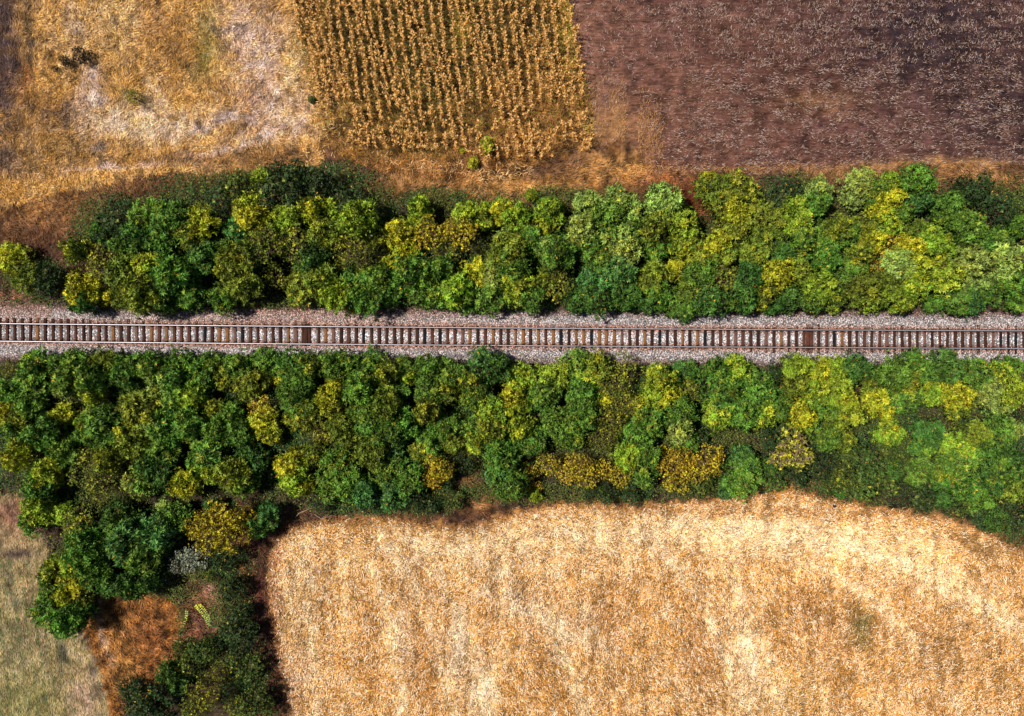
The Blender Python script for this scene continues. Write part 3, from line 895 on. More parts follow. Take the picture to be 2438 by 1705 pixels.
# ------------------------------------------------------------------ maize
def maize_plant(seed):
    r = np.random.default_rng(seed)
    g = Geo()
    H = r.uniform(1.5, 2.1)
    lean = r.normal(0, .12, 2)
    pts = [(lean[0] * t ** 1.5 * H, lean[1] * t ** 1.5 * H, H * t) for t in (0, .35, .7, 1)]
    g.tube(pts, [.018, .016, .012, .006], 4, np.array((.48, .27, .10)))
    tone = [(.58, .29, .070), (.40, .17, .030), (.26, .09, .016), (.74, .46, .17)]
    nl = r.integers(9, 13)
    for i in range(nl):
        t = .12 + .85 * (i + r.uniform(-.3, .3)) / nl
        t = min(max(t, .1), .97)
        a = r.uniform(0, 2 * math.pi)
        p = np.array([lean[0] * t ** 1.5 * H, lean[1] * t ** 1.5 * H, H * t])
        L = r.uniform(.16, .46)
        w = r.uniform(.013, .027)
        d = np.array([math.cos(a), math.sin(a), 0])
        e = r.uniform(.1, 1.0)
        c = np.array(tone[r.choice(4, p=[.35, .3, .2, .15])]) * r.uniform(.8, 1.15)
        n2 = np.array([-d[1], d[0], 0])
        q, vv = p.copy(), []
        ds = [(.35, e), (.35, .1), (.3, -1.1)]
        for si, (fr, up) in enumerate([(0, 0)] + ds):
            if si:
                dd = d * math.cos(up) + np.array([0, 0, math.sin(up)])
                a2 = r.uniform(-.5, .5)
                dd = np.array([dd[0] * math.cos(a2) - dd[1] * math.sin(a2), dd[0] * math.sin(a2) + dd[1] * math.cos(a2), dd[2]])
                q = q + dd * L * fr
            ww = w * [.8, 1.1, .8, .15][si]
            tw = r.uniform(-.02, .02)
            vv += [q + n2 * ww + (0, 0, tw), q - n2 * ww - (0, 0, tw)]
        g.add(vv, [(0, 1, 3, 2), (2, 3, 5, 4), (4, 5, 7, 6)], c)
    for i in range(5):                                     # tassel
        a = r.uniform(0, 2 * math.pi)
        d = np.array([math.cos(a) * .6, math.sin(a) * .6, .6])
        p = np.array(pts[-1])
        s = np.array([-math.sin(a), math.cos(a), 0]) * .022
        g.add([p - s, p + s, p + d * .2 + s, p + d * .2 - s], [(0, 1, 2, 3)], np.array((.68, .40, .14)) * r.uniform(.8, 1.05))
    return g


PL = [maize_plant(500 + i) for i in range(12)]
PLA = [(np.concatenate(p.v), np.concatenate(p.f), np.concatenate(p.c)) for p in PL]
PLM = [p.mesh("maize_plant") for p in PL]
for me in PLM: me.materials.append(M_STRAW)
STAND = [(565, -300), (682, 0), (722, 130), (748, 250), (775, 310), (850, 340), (960, 352), (1065, 348), (1180, 374), (1300, 368), (1410, 350), (1392, 200), (1362, 0), (1300, -300)]
rows = []
x0s = np.arange(1352, 560, -20.6)
for ri, x0 in enumerate(x0s):
    lst = []
    yy = 400.0
    while yy > -180:
        yy -= 5.8 * random.uniform(.75, 1.3)
        xx = x0 + .172 * yy + random.uniform(-2.2, 2.2) + 4 * math.sin(yy / 60 + ri)
        if not inpoly(np.array([xx]), np.array([yy]), STAND)[0]: continue
        gap = fbm(np.array([xx]), np.array([yy]), 34, 201)[0]
        thin = .27 + .16 * (yy > 230) + .10 * (xx > 1290) + .10 * (xx < 790) * (yy > 150) + .1 * (xx < 860) * (yy > 230)
        if gap < thin - .06: continue
        lst.append((xx, yy))
    rows.append(lst)
total = 0
quota = 300
real = []
depth = 9
rest = []
for ri, lst in enumerate(rows):
    for k, (xx, yy) in enumerate(lst):
        (real if k < depth and yy > 60 else rest).append((ri, k, xx, yy))
real.sort(key=lambda q: -q[3])
rest += real[quota:]
real = real[:quota]
for ri, k, xx, yy in real:
    x, y = W(xx, yy, 1.3)
    o = bpy.data.objects.new("maize_plant", PLM[random.randrange(12)])
    COL.objects.link(o)
    o.location = (x, y, float(ground_z(np.array(x), np.array(y))) - .02)
    o.rotation_euler = (random.uniform(-.1, .1), random.uniform(-.1, .1), random.uniform(0, 6.28))
    s = random.uniform(.7, .98)
    o.scale = (s, s, s)
    tag(o, f"dry maize plant, {ordinal(k + 1)} from the railway end of the {ordinal(ri + 1)} row from ploughed soil", "maize plant", "maize plants standing in rows")
Vs, Fs, Cs, off = [], [], [], 0
for ri, k, xx, yy in rest:
    v, f, c = PLA[random.randrange(12)]
    x, y = W(xx, yy, 1.3)
    a, s = random.uniform(0, 6.28), random.uniform(.7, .98)
    R = np.array([[math.cos(a), -math.sin(a), 0], [math.sin(a), math.cos(a), 0], [0, 0, 1]]) * s
    Vs.append(v @ R.T + (x, y, -.02)); Fs.append(f + off); Cs.append(c * random.uniform(.8, 1.1)); off += len(v)
o = link("maize_crop", mesh_from("maize_crop", np.concatenate(Vs), np.concatenate(Fs), np.concatenate(Cs)), M_STRAW)
tag(o, "rows of dry golden maize filling the field up to the top edge", "maize crop", kind="stuff")
# fallen stalks in lines at the railway end of the field
def fallen_f(px, py, z):
    l1 = np.exp(-((py - np.interp(px, [880, 960, 1100, 1200], [355, 400, 410, 410])) / 5) ** 2) * ((px > 880) & (px < 1200))
    l2 = np.exp(-((py - np.interp(px, [1000, 1120], [393, 390])) / 5) ** 2) * ((px > 960) & (px < 1120))
    l3 = np.exp(-((py - np.interp(px, [1150, 1260], [428, 408])) / 5) ** 2) * ((px > 1140) & (px < 1270))
    l4 = np.exp(-((py - 398) / 5) ** 2) * ((px > 1180) & (px < 1270))
    l5 = np.exp(-((px - 765) / 40) ** 2 - ((py - 250) / 130) ** 2) * .25
    return RNG.random(px.shape) < .5 * vn(px, py, 14, 303) * np.maximum.reduce([l1, l2, l3, l4, l5 * 1.6])


scatter("fallen_stalks", "cream maize stalks lying in lines at the railway end of the maize", "stalks", 42000, (690, 80, 1280, 440), lambda px, py, z: fallen_f(px, py, z) & (z != 3),
        lambda px, py, z, n: np.array((.72, .45, .20)) * RNG.uniform(.55, 1.15, (n, 1)), any_ang, (.18, .5), (.03, .06), (0, .25), (.05, .2))

# ------------------------------------------------------------------ trees
def rosettes(r, cen, rad, m, k, L, Wd, zmin=-.25, base_g=0., flat=0.85, tone=0.):
    """shoots with leaves fanning out round their tips"""
    u = r.normal(size=(m, 3)); u[:, 2] = np.abs(u[:, 2]) * .9 + zmin * r.random(m) * 2
    u /= np.linalg.norm(u, axis=1)[:, None]
    tip = cen + u * (rad * r.uniform(.35, 1.3, m))[:, None] * np.array((1, 1, flat))
    a = r.uniform(0, 6.283, (m, 1)) + np.arange(k) * 6.283 / k + r.normal(0, .2, (m, k))
    ref = np.where(np.abs(u[:, 2:3]) > .9, np.array((1., 0, 0)), np.array((0, 0, 1.)))
    s1 = np.cross(u, ref); s1 /= np.linalg.norm(s1, axis=1)[:, None]
    s2 = np.cross(u, s1)
    per = np.cos(a)[..., None] * s1[:, None] + np.sin(a)[..., None] * s2[:, None]
    d = per + u[:, None] * r.uniform(.15, .9, (m, k, 1)) + np.array((0, 0, -.12))
    d /= np.linalg.norm(d, axis=2)[..., None]
    p = np.repeat(tip[:, None], k, 1) - u[:, None] * r.uniform(0, .12, (m, k, 1)) * rad
    nr = np.repeat(u[:, None], k, 1) + r.normal(0, .45, (m, k, 3))
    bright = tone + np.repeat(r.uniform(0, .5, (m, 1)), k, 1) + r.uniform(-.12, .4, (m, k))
    yel = base_g + np.repeat(r.uniform(0, .42, (m, 1)), k, 1) + r.uniform(0, .10, (m, k)) + .1 * np.repeat(u[:, 2:3], k, 1)
    dead = r.random((m, k))
    c = np.stack([bright, yel, dead], -1)
    return diamonds(p.reshape(-1, 3), d.reshape(-1, 3), nr.reshape(-1, 3), r.uniform(L * .7, L * 1.25, m * k), r.uniform(Wd * .7, Wd * 1.3, m * k), c.reshape(-1, 3))


def make_crown(seed, kind):
    r = np.random.default_rng(seed)
    G, T = Geo(), Geo()
    bark = np.array((.16, .10, .07))
    if kind == "locust":
        nc, m, k, L, Wd, zb, zt = r.integers(12, 17), 20, 9, .20, .062, 1.1, 2.5
    elif kind == "sparse":
        nc, m, k, L, Wd, zb, zt = r.integers(12, 16), 22, 5, .085, .055, 1.3, 2.2
    elif kind == "bush":
        nc, m, k, L, Wd, zb, zt = r.integers(9, 13), 30, 7, .12, .062, .75, 1.75
    elif kind == "dead":
        nc, m, k, L, Wd, zb, zt = 16, 7, 6, .12, .06, 1.2, 2.0
    cens = []
    for i in range(nc):
        for _ in range(30):
            a, q = r.uniform(0, 6.283), math.sqrt(r.uniform(0, 1)) * .78
            p = np.array([q * math.cos(a), q * math.sin(a) * r.uniform(.75, 1), 0])
            if all(np.linalg.norm(p[:2] - c[:2]) > .26 for c in cens): break
        p[2] = zb + (zt - zb) * (1 - q * q * .8) * r.uniform(.35, 1.15)
        cens.append(p)
    limb = .012 if kind != "dead" else .02
    H0 = zb * .55
    T.tube([(0, 0, -.03), (.02, .01, H0 * .5), (0, .03, H0)], [.065, .055, .045], 6, bark)
    for c in cens:
        rad = r.uniform(.19, .35) if kind != "bush" else r.uniform(.28, .42)
        mid = c * .45 + np.array([r.normal(0, .05), r.normal(0, .05), H0 * .6 + c[2] * .1])
        T.tube([(0, .03, H0 * .9), mid, c + (0, 0, -.05)], [.035, limb * 1.8, limb], 4, bark)
        bg = r.uniform(0, .26) + .05 * (c[2] - zb)
        v, f, cc = rosettes(r, c, rad, m, k, L, Wd, base_g=bg, tone=r.uniform(-.15, .25), zmin=-.3 if kind != "dead" else 0)  # leaf tone varies per clump, also standing in for shade inside the crown
        G.add(v, f, cc)
        if kind == "locust":
            q = c * (1.12, 1.12, .66) + r.normal(0, .08, 3)
            v, f, cc = rosettes(r, q, rad * 1.5, 9, k, L, Wd, base_g=bg * .5, tone=r.uniform(-.3, .1), zmin=-.3)  # low filler leaves coloured darker to imitate shaded gaps between clumps
            G.add(v, f, cc)
        ntw = {"locust": 2, "sparse": 6, "bush": 2, "dead": 9}[kind]
        for _ in range(ntw):
            u = r.normal(size=3); u[2] = abs(u[2]) * .5; u /= np.linalg.norm(u)
            e = c + u * rad * r.uniform(.8, 1.25)
            T.tube([c + (0, 0, -.04), (c + e) / 2 + r.normal(0, .03, 3), e], [limb, limb * .6, limb * .3], 3, bark * (1 if kind != "dead" else 2.4))
    cm = G.mesh("crown_" + kind)
    if kind in ("dead",): T.c = [x * 0 + np.array((.27, .185, .12)) for x in T.c]
    tm = T.mesh("trunk_" + kind)
    tm.materials.append(M_BARK)
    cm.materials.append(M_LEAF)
    return cm, tm


PROTO = {k: [make_crown(100 * i + j, k) for j in range(nv)] for i, (k, nv) in enumerate([("locust", 12), ("sparse", 5), ("bush", 5), ("dead", 3)])}
# code: (kind, colour, yellowness, words)
CODES = {
    'g': ("locust", (.088, .195, .024), .16, "mid green"),
    'd': ("locust", (.056, .140, .022), .06, "dark green"),
    'b': ("locust", (.068, .180, .040), .08, "blue-green"),
    'o': ("locust", (.120, .175, .018), .26, "olive"),
    'l': ("locust", (.190, .310, .024), .30, "lime green"),
    'y': ("locust", (.250, .320, .020), .52, "yellow"),
    'p': ("locust", (.230, .340, .070), .24, "pale silvery green"),
    'k': ("sparse", (.34, .25, .014), .45, "golden"),
    'h': ("sparse", (.110, .150, .018), .34, "thin olive"),
    'w': ("bush", (.030, .058, .017), .05, "blackish green"),
    'm': ("bush", (.055, .095, .018), .17, "dull green"),
    's': ("sparse", (.24, .30, .22), -.3, "silver-white"),
    'q': ("dead", (.190, .240, .028), .5, "bare-branched"),
}
UP = """y15,612,34 o54,659,36 w118,666,42 o182,594,32 y193,690,38 d195,730,30 g229,551,24 w268,520,46 w245,560,34 w300,560,34 d330,560,36 g350,515,44 g400,530,46 g375,560,40 o440,545,42 y485,530,36 y465,520,24 h240,620,40 o286,644,46
l354,637,34 y345,625,24 g411,659,44 g443,690,40 o339,696,44 g385,712,34 y257,701,26 o300,700,34 g290,590,30 y586,492,40 y605,520,34 b564,551,30 o607,560,36 l679,518,36 h636,580,46 h693,575,50 o650,545,36 y746,496,34 l803,501,40 o768,545,38 o557,630,46 y545,622,26 g518,598,32 o579,676,40 g532,708,32 h653,659,30
o707,680,38 y700,675,22 o761,666,40 l614,423,24 m560,445,40 w640,455,50 w700,430,46 w760,440,50 w820,470,46 w520,470,42 w880,500,40 w720,470,40 w670,410,30 d600,610,34 d480,610,38 d740,620,36 h837,600,46
l855,520,42 o884,557,34 l998,492,28 l1004,515,28 k1023,554,42 y950,560,34 y965,590,30 l957,540,24 l1115,516,34 l1151,510,32 y1195,508,28 l1192,485,20 k1100,557,40 k1080,540,26 l1230,515,32 o1245,545,34 l1309,506,34 y1302,530,28 p1318,490,20 l1265,462,14
p1404,485,34 p1470,476,34 p1500,500,34 g1450,520,40 p1580,480,40 l1600,505,36 p1570,460,24 p1385,550,36 g1400,575,40 p1477,560,40 g1500,540,36 o1561,546,38 o1213,598,40 g1257,576,36 p1200,575,26 g1330,605,40 p1300,590,26 p1484,604,36 g1429,612,34 g1561,583,34 l1620,532,36 l1640,560,36 h1060,590,34
y928,634,22 g983,652,40 g1049,645,34 l1020,660,30 y1129,649,36 l1089,693,38 y1075,700,24 p1173,656,34 o1190,620,34 g1221,640,38 l1232,685,40 g1265,700,38 g1166,718,42 g1104,726,28 h1319,634,32 h1327,685,36 o1300,665,28 b1422,665,40 b1473,656,38 d1422,718,38 d1371,725,30 d1490,700,34 o1561,656,36 o1525,675,34 y1612,645,26
g844,678,44 g873,720,38 y837,740,15 l800,700,36 g928,697,32 g1005,690,36 g905,660,32 g1040,700,30 g1605,712,32 d1630,745,30 g1560,700,34 d1540,725,30
o1706,451,40 y1690,430,22 o1760,447,36 o1785,475,34 y1746,500,30 o1735,480,38 o1760,530,34 o1837,524,38 l1892,495,28 l1903,528,34 p1958,452,34 g1945,485,28 p2056,435,34 p2040,465,28 g2090,460,28 l2125,440,30 y2118,475,34 y2095,500,26 g2180,432,38 p2200,455,34 b2185,475,28 l2122,525,34 g2150,500,28
g2268,490,34 g2300,535,38 l2275,515,30 g2320,560,34 m2421,484,22 g2425,539,26 w2330,455,44 w2380,500,40 w2290,450,30 w1870,460,34 w1900,450,24 l1629,564,38 y1700,590,26 y1720,572,26 o1680,610,38 o1717,620,34 h1728,663,40 g1665,650,36 d1680,700,40 o1650,690,34 o1834,564,36 d1860,600,34 o1800,600,34
g1961,575,36 o1987,545,32 g1917,582,32 o2056,546,34 y2074,575,28 g2020,560,30 k2147,564,34 y2162,593,32 k2107,619,32 l2220,575,38 o2190,550,30 g2384,571,38 g2350,590,30 g1965,612,36 y1852,652,34 o1903,645,34 o2056,604,34 g2038,640,34 p2140,630,36 l2184,640,32 o2118,674,38 l2175,675,34 o2165,700,30
p2312,620,40 p2385,625,42 l2257,656,38 p2330,665,36 g2421,677,34 g2360,690,34 l1954,685,36 g1939,716,30 o1819,707,30 d1880,710,34 o1990,715,30 o2056,692,36 l2067,718,30 l2136,712,34 g2228,730,22 b2323,712,34 g2290,715,34 d1782,655,36 d1764,708,36 d1700,722,34 g1655,728,30 d1840,735,24 g2420,725,26 y2225,610,26 l2250,590,28"""
LO = """g71,874,40 l75,862,24 g143,884,42 g186,862,32 h18,880,24 g21,930,32 g64,916,38 g221,902,38 o246,862,32 p150,922,26 l218,940,28 g300,881,38 p292,912,22 g357,866,36 p371,902,38 g418,866,36 g415,900,34 l461,938,32 y470,950,20 g480,885,34 o521,890,32 y512,875,20 g496,862,30 g561,866,36 o589,915,34 y668,900,22
g625,863,34 o615,905,30 g711,908,36 l725,890,24 o742,866,34 y748,872,20 g689,863,34 g795,862,34 y800,908,28 y12,980,34 o45,1000,34 g30,1020,34 g60,965,34 g100,1031,38 y136,990,28 o110,1010,28 y46,1084,34 g30,1060,30 g229,1024,50 l215,1010,34 l265,1035,26 o311,973,42 y340,975,24 y300,1030,34 o320,1050,38 g379,1027,46 p370,1010,30
o357,985,38 g407,963,38 g395,1060,38 g454,1013,34 o514,977,24 o457,1045,26 g518,1024,38 g545,990,30 k614,968,32 y625,1005,34 y640,1035,26 g571,1034,32 g707,955,38 o714,995,38 g690,930,34 y786,950,32 o806,1010,32 h761,1035,32 g143,1077,36 l110,1120,32 y105,1140,32 g90,1160,34 o257,1090,34 y270,1102,22 o325,1102,26
h200,1120,46 h240,1160,40 d368,1110,40 p321,1158,34 g345,1140,36 d390,1140,30 g480,1095,44 l505,1120,28 p490,1080,34 y450,1140,32 y435,1160,26 o557,1130,40 g575,1150,34 d590,1100,38 y695,1105,34 l705,1140,36 y725,1150,26 o740,1085,30 g800,1100,34 g779,1155,38 l83,1215,36 y95,1205,22 g65,1245,28 h171,1249,44 l150,1230,28 g190,1285,34
d264,1231,32 g400,1241,38 p385,1220,24 k529,1235,50 k505,1275,46 k550,1275,44 k575,1235,36 k480,1250,36 b504,1205,18 b636,1230,28 d610,1255,26 b304,1290,44 g280,1260,36 g345,1320,42 b357,1277,44 g325,1340,34 g207,1310,44 l190,1340,32 g220,1370,38 g240,1340,34 s440,1326,30 s462,1342,30 s428,1345,24 w525,1335,30 w560,1320,24 m500,1370,20 o128,1360,32 g115,1375,26
y160,1400,34 y150,1425,28 g120,1415,34 g105,1460,36 g160,1475,38 o190,1435,26 d195,1455,26 d315,1392,34 d260,1390,30 d350,1375,30 w550,1405,30 m540,1390,20 w560,1475,34 w580,1455,24 w570,1520,40 w550,1500,26 m590,1495,22 m474,1555,34 m450,1580,28 m500,1540,24 m430,1540,18 w354,1665,48 w320,1670,40 d400,1602,26 d415,1640,28 w390,1690,40 w300,1640,26 h490,1640,42 h470,1680,38 h520,1610,30 m589,1600,40 m560,1575,26 m606,1670,42 h560,1690,32 m640,1690,26
g822,860,32 g884,862,34 g866,897,36 o921,893,34 g850,930,34 y808,925,26 g961,874,26 g935,926,38 l979,893,22 g1020,879,32 d1049,866,16 g1071,893,36 o921,966,38 y915,955,18 g1020,935,38 o1056,926,34 g859,974,36 g965,1005,36 g928,1025,38 o1016,977,34 g880,1020,36 o825,1030,32 b1151,868,38 d1184,872,32 o1122,908,32 g1140,944,36 l1110,935,24
l1239,900,34 y1224,945,30 l1245,960,24 l1294,905,34 l1327,895,32 g1287,950,36 g1300,930,32 g1371,864,34 o1422,871,34 h1488,870,36 l1400,908,32 g1385,941,38 g1389,990,34 y1435,945,28 h1466,915,38 h1429,985,34 h1459,1003,38 h1437,1040,34 l1565,905,36 y1587,940,30 l1560,940,28 y1521,968,24 d1623,893,30 h1490,960,34
l1166,985,36 y1150,975,20 l1206,982,28 o1170,1025,34 l1137,1050,30 g1120,1020,30 l1239,1020,34 g1265,1050,34 g1230,1060,26 g1323,1007,34 g1356,1035,34 l1365,1025,20 o1074,1047,32 y1066,1055,20 g1056,1015,34 g1027,1047,32 b924,1060,34 o884,1078,40 y895,1100,22 o1005,1072,30 o811,1100,34 y845,1140,16 g837,1155,38 g921,1131,42 l930,1120,24 g976,1140,38 b866,1175,34 b935,1179,36
k1042,1110,34 k1030,1130,32 y1048,1120,26 g1195,1085,38 b1190,1130,32 g1210,1150,40 l1185,1110,22 k1261,1124,22 k1305,1105,28 k1375,1110,36 k1400,1130,34 k1350,1130,28 k1272,1165,18 l1275,1180,15 k1477,1140,28 k1440,1120,26 l1495,1085,32 g1532,1072,34 o1500,1100,26 g1539,1127,36 l1530,1120,20 g1546,1010,38 g1517,1040,34 l1550,1015,22
g1620,981,34 p1620,1028,34 g1635,1050,28 k1605,1120,36 k1590,1090,28 k1610,1150,28
g1640,886,26 h1647,926,32 y1607,948,22 g1633,984,28 g1706,875,30 l1755,880,34 g1775,895,32 g1739,930,46 l1725,945,26 g1804,924,36 l1720,985,36 g1775,975,44 p1780,955,34 g1837,950,36 l1825,985,34 g1850,970,30 y1700,980,18 l1905,880,34 o1895,910,34 y1900,865,16 y1965,888,34 l1985,880,28 l1950,935,34 l2001,935,36 y2010,950,26 l2015,985,34
g1965,975,34 o1990,1000,26 o2082,925,26 y2090,955,30 y2110,975,22 y1905,985,32 l1920,1005,28 d2038,882,34 w2045,870,24 w1830,895,30 g2122,882,38 g2184,867,36 d2250,870,38 g2225,890,30 o2155,911,34 g2166,950,36 g2130,950,30 y2239,925,34 l2220,940,28 y2275,945,34 o2285,970,30 g2326,893,34 l2385,900,38 p2360,930,36 l2414,935,34 y2400,920,22 g2403,878,28 p2390,960,28
l2126,1032,32 y2115,1025,18 g1969,1042,28 o2005,1046,26 g2385,1030,36 p2410,1020,24 o2323,1032,28 d2220,1030,32 g2202,1065,28 l2210,1075,18 l2293,1070,38 g2286,1105,38 g2320,1090,28 g2202,1125,34 l2195,1115,20 o2255,1130,26 y2258,1120,16 g2390,1090,36 o2414,1160,34 g2380,1130,34 g2286,1165,36 d2366,1145,32 w2380,1200,30 w2421,1235,34 d2420,1110,30
k1622,1094,32 k1684,1090,36 k1660,1120,30 k1700,1110,28 b1775,1095,30 g1780,1125,38 g1761,1150,36 b1740,1165,26 q1892,1065,46 q1860,1085,36 q1905,1090,34 m2056,1112,44 m2100,1090,38 m2020,1140,36 m2120,1140,40 m2000,1090,28 w2150,1160,28 w1960,1110,32 m1970,1150,26 w985,1185,34 w1020,1200,28 m1080,1185,26 w1060,1150,24 w880,1190,30 w770,1195,30 w1110,1100,26 m2060,1165,36 m2020,1090,30 m1985,1125,28 m2145,1095,28 w2200,1185,34 w2260,1200,30 m2310,1200,34 w2340,1230,34 w1450,1175,28 w1500,1170,30 m1670,1150,28 w1410,1170,22 m1850,1140,32 w1895,1130,30 w1940,1050,30 w1830,1050,30 w1660,1050,30 w2060,1080,28 d2120,1120,24 d2240,1180,28 g2330,1190,28 d2380,1240,30 d1830,1110,20 g2170,1130,22 d2010,1165,22"""
ROWS = {}
seen = set()


def side_word(px):
    return f"{px / 24.38:.0f}% across"


def add_crown(t, code, dx, dy, R, base_z, lab=None):
    kind, col, yel, words = CODES[code]
    cm, tm = random.choice(PROTO[kind])
    rz, lift = random.uniform(0, 6.283), random.uniform(.8, 1.3)
    j, jr = random.uniform(.84, 1.2), random.uniform(.88, 1.14)
    out = []
    for nm, me in (("crown", cm), ("trunk" if kind != "bush" else "stem", tm)):
        o = bpy.data.objects.new(nm, me)
        COL.objects.link(o)
        o.parent = t
        o.location = (dx, dy, 0)
        o.rotation_euler = (0, 0, rz)
        o.scale = (R, R, R * lift)
        out.append(o)
    out[0].color = (col[0] * j * jr * 1.06, col[1] * j * 1.03, col[2] * j, yel - .02 + random.uniform(-.07, .07))
    if lab: out[0]["label"] = lab


def crown_xyR(code, px, py, rpx):
    kind = CODES[code][0]
    hf = {"locust": 1.9, "sparse": 1.9, "bush": 1.3, "dead": 1.7}[kind]
    R = rpx / PPM * 1.15
    R *= (CAM_H - hf * R) / CAM_H
    x, y = W(px, py, hf * R)
    return x, y, R


def tree(host, sides, belt):
    code, px, py, rpx = host
    kind, col, yel, words = CODES[code]
    x, y, R = crown_xyR(*host)
    z = float(ground_z(np.array(x), np.array(y))) - .05
    nm = {"locust": "locust_tree", "sparse": "thin_leaved_tree", "bush": "bush", "dead": "bare_tree"}[kind]
    t = empty(nm, (x, y, z))
    add_crown(t, code, 0, 0, R, z)
    extra = ""
    for sd_ in sides:
        sx_, sy_, sR = crown_xyR(*sd_)
        differs = sd_[0] != code
        w2 = CODES[sd_[0]][3]
        add_crown(t, sd_[0], sx_ - x, sy_ - y, sR, z, f"{w2} side crown" if differs else None)
        if differs: extra = f" with a {w2} side"
    size = "small" if rpx < 30 else "large" if rpx >= 42 else "medium"
    noun = {"locust": "tree", "sparse": "loose-leaved tree", "bush": "bush", "dead": "tree with pale twigs"}[kind]
    side = "above track" if belt == "up" else "below track"
    if len(extra) > 18: size = ""
    lab = f"{size} {words} {noun}{extra}, {side}, {px / 24.38:.0f}% from left, {py / 17.05:.0f}% down".strip()
    if lab in seen:
        lab = f"{size} {words} {noun}{extra}, {side}, {px / 24.38:.1f}% from left, {py / 17.05:.1f}% down".strip()
    seen.add(lab)
    tag(t, lab, "bush" if kind == "bush" else "tree", ("bushes and low scrub clumps" if kind == "bush" else "trees in the belt above the railway" if belt == "up" else "trees in the belt below the railway"))


n_loc = 0
for belt, txt in (("up", UP), ("lo", LO)):
    toks = []
    for tok in txt.split():
        a, b2, c = tok[1:].split(",")
        a, b2, c = float(a), float(b2), float(c)
        if belt == "up" and b2 + c > 738: b2 = max(738 - c * .82, b2 - 12) if b2 > 690 else b2
        if belt == "lo" and b2 - c < 846: b2 += 5
        toks.append((tok[0], a, b2, c))
    loc = [q for q in toks if CODES[q[0]][0] == "locust"]
    loc.sort(key=lambda q: -q[3])
    target = 116 if belt == "up" else 178
    hosts, small = loc[:target], loc[target:]
    got = {id(h): [] for h in hosts}
    for sm in small:
        near = sorted(hosts, key=lambda h: math.hypot(h[1] - sm[1], h[2] - sm[2]))
        for h in near:
            dd = math.hypot(h[1] - sm[1], h[2] - sm[2])
            if len(got[id(h)]) < 2 and dd < 75:
                got[id(h)].append(sm)
                break
        else:
            hosts.append(sm); got[id(sm)] = []
    n_loc += len(hosts)
    for h in hosts:
        tree(h, got[id(h)], belt)
    for q in toks:
        if CODES[q[0]][0] != "locust": tree(q, [], belt)
print("locust trees", n_loc)

# saplings in the maize and on the meadow
def sprig(px, py, rpx, col, yel, label, kind="locust"):
    R = rpx / PPM
    x, y = W(px, py, R * 1.5)
    t = empty("sapling", (x, y, -.05), random.uniform(0, 6), (R, R, R * .8))
    cm, tm = random.choice(PROTO[kind])
    c = bpy.data.objects.new("crown", cm); COL.objects.link(c); c.parent = t
    s = bpy.data.objects.new("stem", tm); COL.objects.link(s); s.parent = t
    c.color = (*col, yel)
    tag(t, label, "sapling", "lone saplings and weeds in the fields")


LIME = (.17, .27, .03)
sprig(1158, 343, 19, LIME, .55, "bright green sapling at the railway end of the maize, largest of three")
sprig(1126, 386, 15, LIME, .65, "bright lime sapling nearest the trees, below the maize rows")
sprig(1101, 358, 7, LIME, .6, "tiny lime sapling left of the two bigger ones under the maize")
sprig(316, 230, 22, (.12, .11, .02), .4, "olive tuft of green growing in the middle of the meadow", "sparse")
sprig(741, 236, 9, (.07, .11, .03), .2, "small dark green weed on the left edge of the maize")
sprig(703, 408, 12, (.12, .18, .03), .4, "thin lime sprig on top of the dark scrub left of the maize")
sprig(188, 126, 24, (.010, .012, .008), 0, "round blackish weed clump on the meadow, right of the smaller ones", "bush")
sprig(150, 142, 18, (.012, .014, .008), 0, "smaller blackish weed clump left of the round one on the meadow", "bush")
sprig(128, 160, 10, (.014, .014, .008), 0, "tiny blackish weed clump, lowest of three on the meadow", "bush")

# fronds with paired round leaflets growing from the bare patch at the lower left
def frond(pts, n, size, label, c0, c1):
    pts = [np.array([*W(a, b2, .5), .5 + .15 * math.sin(i)]) for i, (a, b2) in enumerate(pts)]
    t = empty("frond", (float(pts[0][0]), float(pts[0][1]), 0))
    base = np.array([pts[0][0], pts[0][1], 0])
    g = Geo()
    g.tube([base - base, pts[0] - base] + [p - base for p in pts[1:]], [.02] + [.012] * len(pts), 4, (.2, .25, .05))
    link("stalk", g.mesh("stalk"), M_HERB, t)
    P0, P1 = pts[0] - base, pts[-1] - base
    d = (P1 - P0) / np.linalg.norm(P1 - P0)
    s = np.array([-d[1], d[0], 0])
    g = Geo()
    for i in range(n):
        f = i / (n - 1)
        p = P0 + (P1 - P0) * f
        for q in (-1, 1):
            sz_ = size * random.uniform(.75, 1.2) * (1.1 - .4 * f)
            cen = p + s * (q * size * .55 + .10 * math.sin(f * 3.1) + random.uniform(-.02, .02)) + d * random.uniform(-.03, .03) + (0, 0, .03 + random.uniform(-.04, .04))
            a = np.arange(6) * math.pi / 3
            v = [cen + (math.cos(k) * sz_ * .5, math.sin(k) * sz_ * .5, random.uniform(-.03, .03)) for k in a]
            g.add(v, [(0, 1, 2, 3), (0, 3, 4, 5)], (np.array(c0) * (1 - f) + np.array(c1) * f) * random.uniform(.8, 1.2))
    link("leaflets", g.mesh("leaflets"), M_HERB, t)
    tag(t, label, "plant", "fronds with paired round leaflets")


frond([(466, 1443), (500, 1488)], 13, .13, "long bright green frond, left of the touching pair in the bare patch", (.42, .42, .04), (.16, .36, .08))
frond([(476, 1440), (502, 1478)], 11, .13, "long bright green frond, right of the touching pair in the bare patch", (.42, .40, .03), (.14, .34, .07))
frond([(444, 1456), (437, 1488)], 8, .12, "short yellow-green frond standing alone left of the touching pair", (.22, .35, .06), (.48, .46, .04))

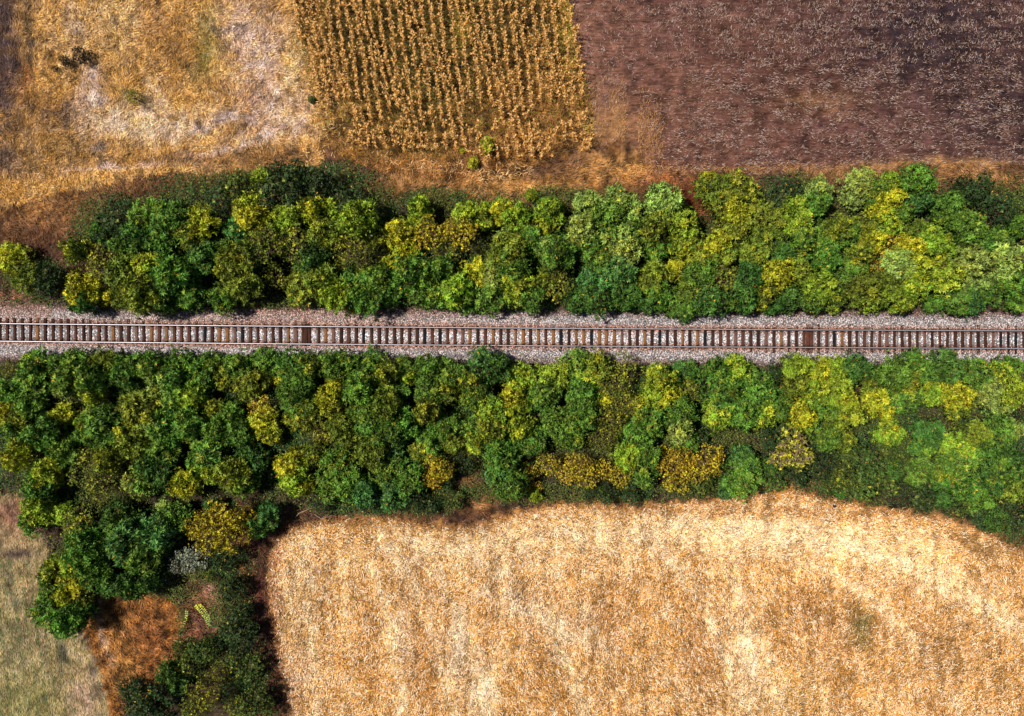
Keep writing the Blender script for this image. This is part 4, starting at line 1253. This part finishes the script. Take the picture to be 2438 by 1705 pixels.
# loose things: a dark stone, twigs, scraps
def stone(px, py, r, col, name, label, cat, rim=None):
    x, y = W(px, py, .1)
    g = Geo()
    rings = []
    for lev, (zz, k) in enumerate([(-.02, 1.0), (.12, 1.1), (.24, .8), (.30, .35)]):
        for a in range(9):
            t = a * 2 * math.pi / 9
            rings.append((math.cos(t) * r * k * (.8 if lev else .85) * random.uniform(.9, 1.1), math.sin(t) * r * k * 1.15 * random.uniform(.9, 1.1), zz * r / .2))
    ff = [(l * 9 + a, l * 9 + (a + 1) % 9, (l + 1) * 9 + (a + 1) % 9, (l + 1) * 9 + a) for l in range(3) for a in range(9)]
    ff += [(27, 28, 29, 30), (27, 30, 31, 32), (27, 32, 33, 34), (27, 34, 35, 35)][:3]
    cc = np.array([col if not (rim and v[1] > r * .45) else rim for v in rings])
    g.add(rings, ff, cc)
    o = link(name, g.mesh(name), M_STONE)
    o.location = (x, y, 0)
    tag(o, label, cat)


stone(1987, 1204, .16, (.02, .014, .02), "dark_stone", "small black stone with a pale rim on the top edge of the stubble field", "stone", (.55, .48, .5))
stone(2000, 286, .15, (.26, .15, .08), "field_stone", "lone rounded brown stone lying on the ploughed field", "stone")


def scrap(px, py, s, label):
    x, y = W(px, py, .3)
    g = Geo()
    v = [(-s, -s * .5, 0), (s * .2, -s * .8, .03), (s, 0, .05), (.3 * s, s * .7, .02), (-s * .8, s * .5, .06), (0, 0, .09)]
    g.add(v, [(0, 1, 5, 5), (1, 2, 5, 5), (2, 3, 5, 5), (3, 4, 5, 5), (4, 0, 5, 5)][:0] or [(0, 1, 2, 5), (2, 3, 4, 5)], (.82, .8, .8))
    o = link("litter_scrap", g.mesh("litter_scrap"), M_STONE)
    o.location = (x, y, .5)
    tag(o, label, "litter", "white scraps in the lower left scrub")


scrap(397, 1380, .07, "larger white scrap under the silver-white bushes")
scrap(448, 1399, .045, "smaller white scrap just above the fronds")


def twig(pts, label, r=.02, col=(.5, .36, .22), h=.4):
    P = [np.array([*W(a, b2, h), h + random.uniform(-.03, .05)]) for a, b2 in pts]
    P[0][2] = P[-1][2] = .05
    g = Geo()
    b0 = P[0].copy()
    g.tube([p - b0 for p in P], [r] * (len(P) - 1) + [r * .4], 5, col)
    m1 = (P[len(P) // 2] - b0)
    g.tube([m1, m1 + np.array([.25, .3, .08])], [r * .6, r * .2], 4, col)
    o = link("fallen_branch", g.mesh("fallen_branch"), M_BARK)
    o.location = tuple(b0)
    tag(o, label, "branch", "bare branches lying by the scrub")


twig([(408, 1528), (424, 1527), (446, 1530)], "short pale stick on the brown grass right of the rough patch")
twig([(452, 1387), (460, 1381), (464, 1376)], "thin curved stick right of the white scraps", .014)
twig([(700, 1235), (712, 1222), (730, 1215), (745, 1210)], "crooked pale branch at the stubble field's upper left corner", .022, (.42, .28, .2))
twig([(745, 1226), (765, 1236), (790, 1228)], "second crooked branch, lying just right of the corner one", .02, (.42, .28, .2))
twig([(1885, 1154), (1898, 1153), (1912, 1158)], "short pale stick above the black stone, on the grass rim", .016, (.6, .45, .33))
twig([(392, 1258), (400, 1232), (408, 1210)], "long bare branch leaning in the dark gap left of the golden tree", .02, (.3, .2, .15), 2.2)
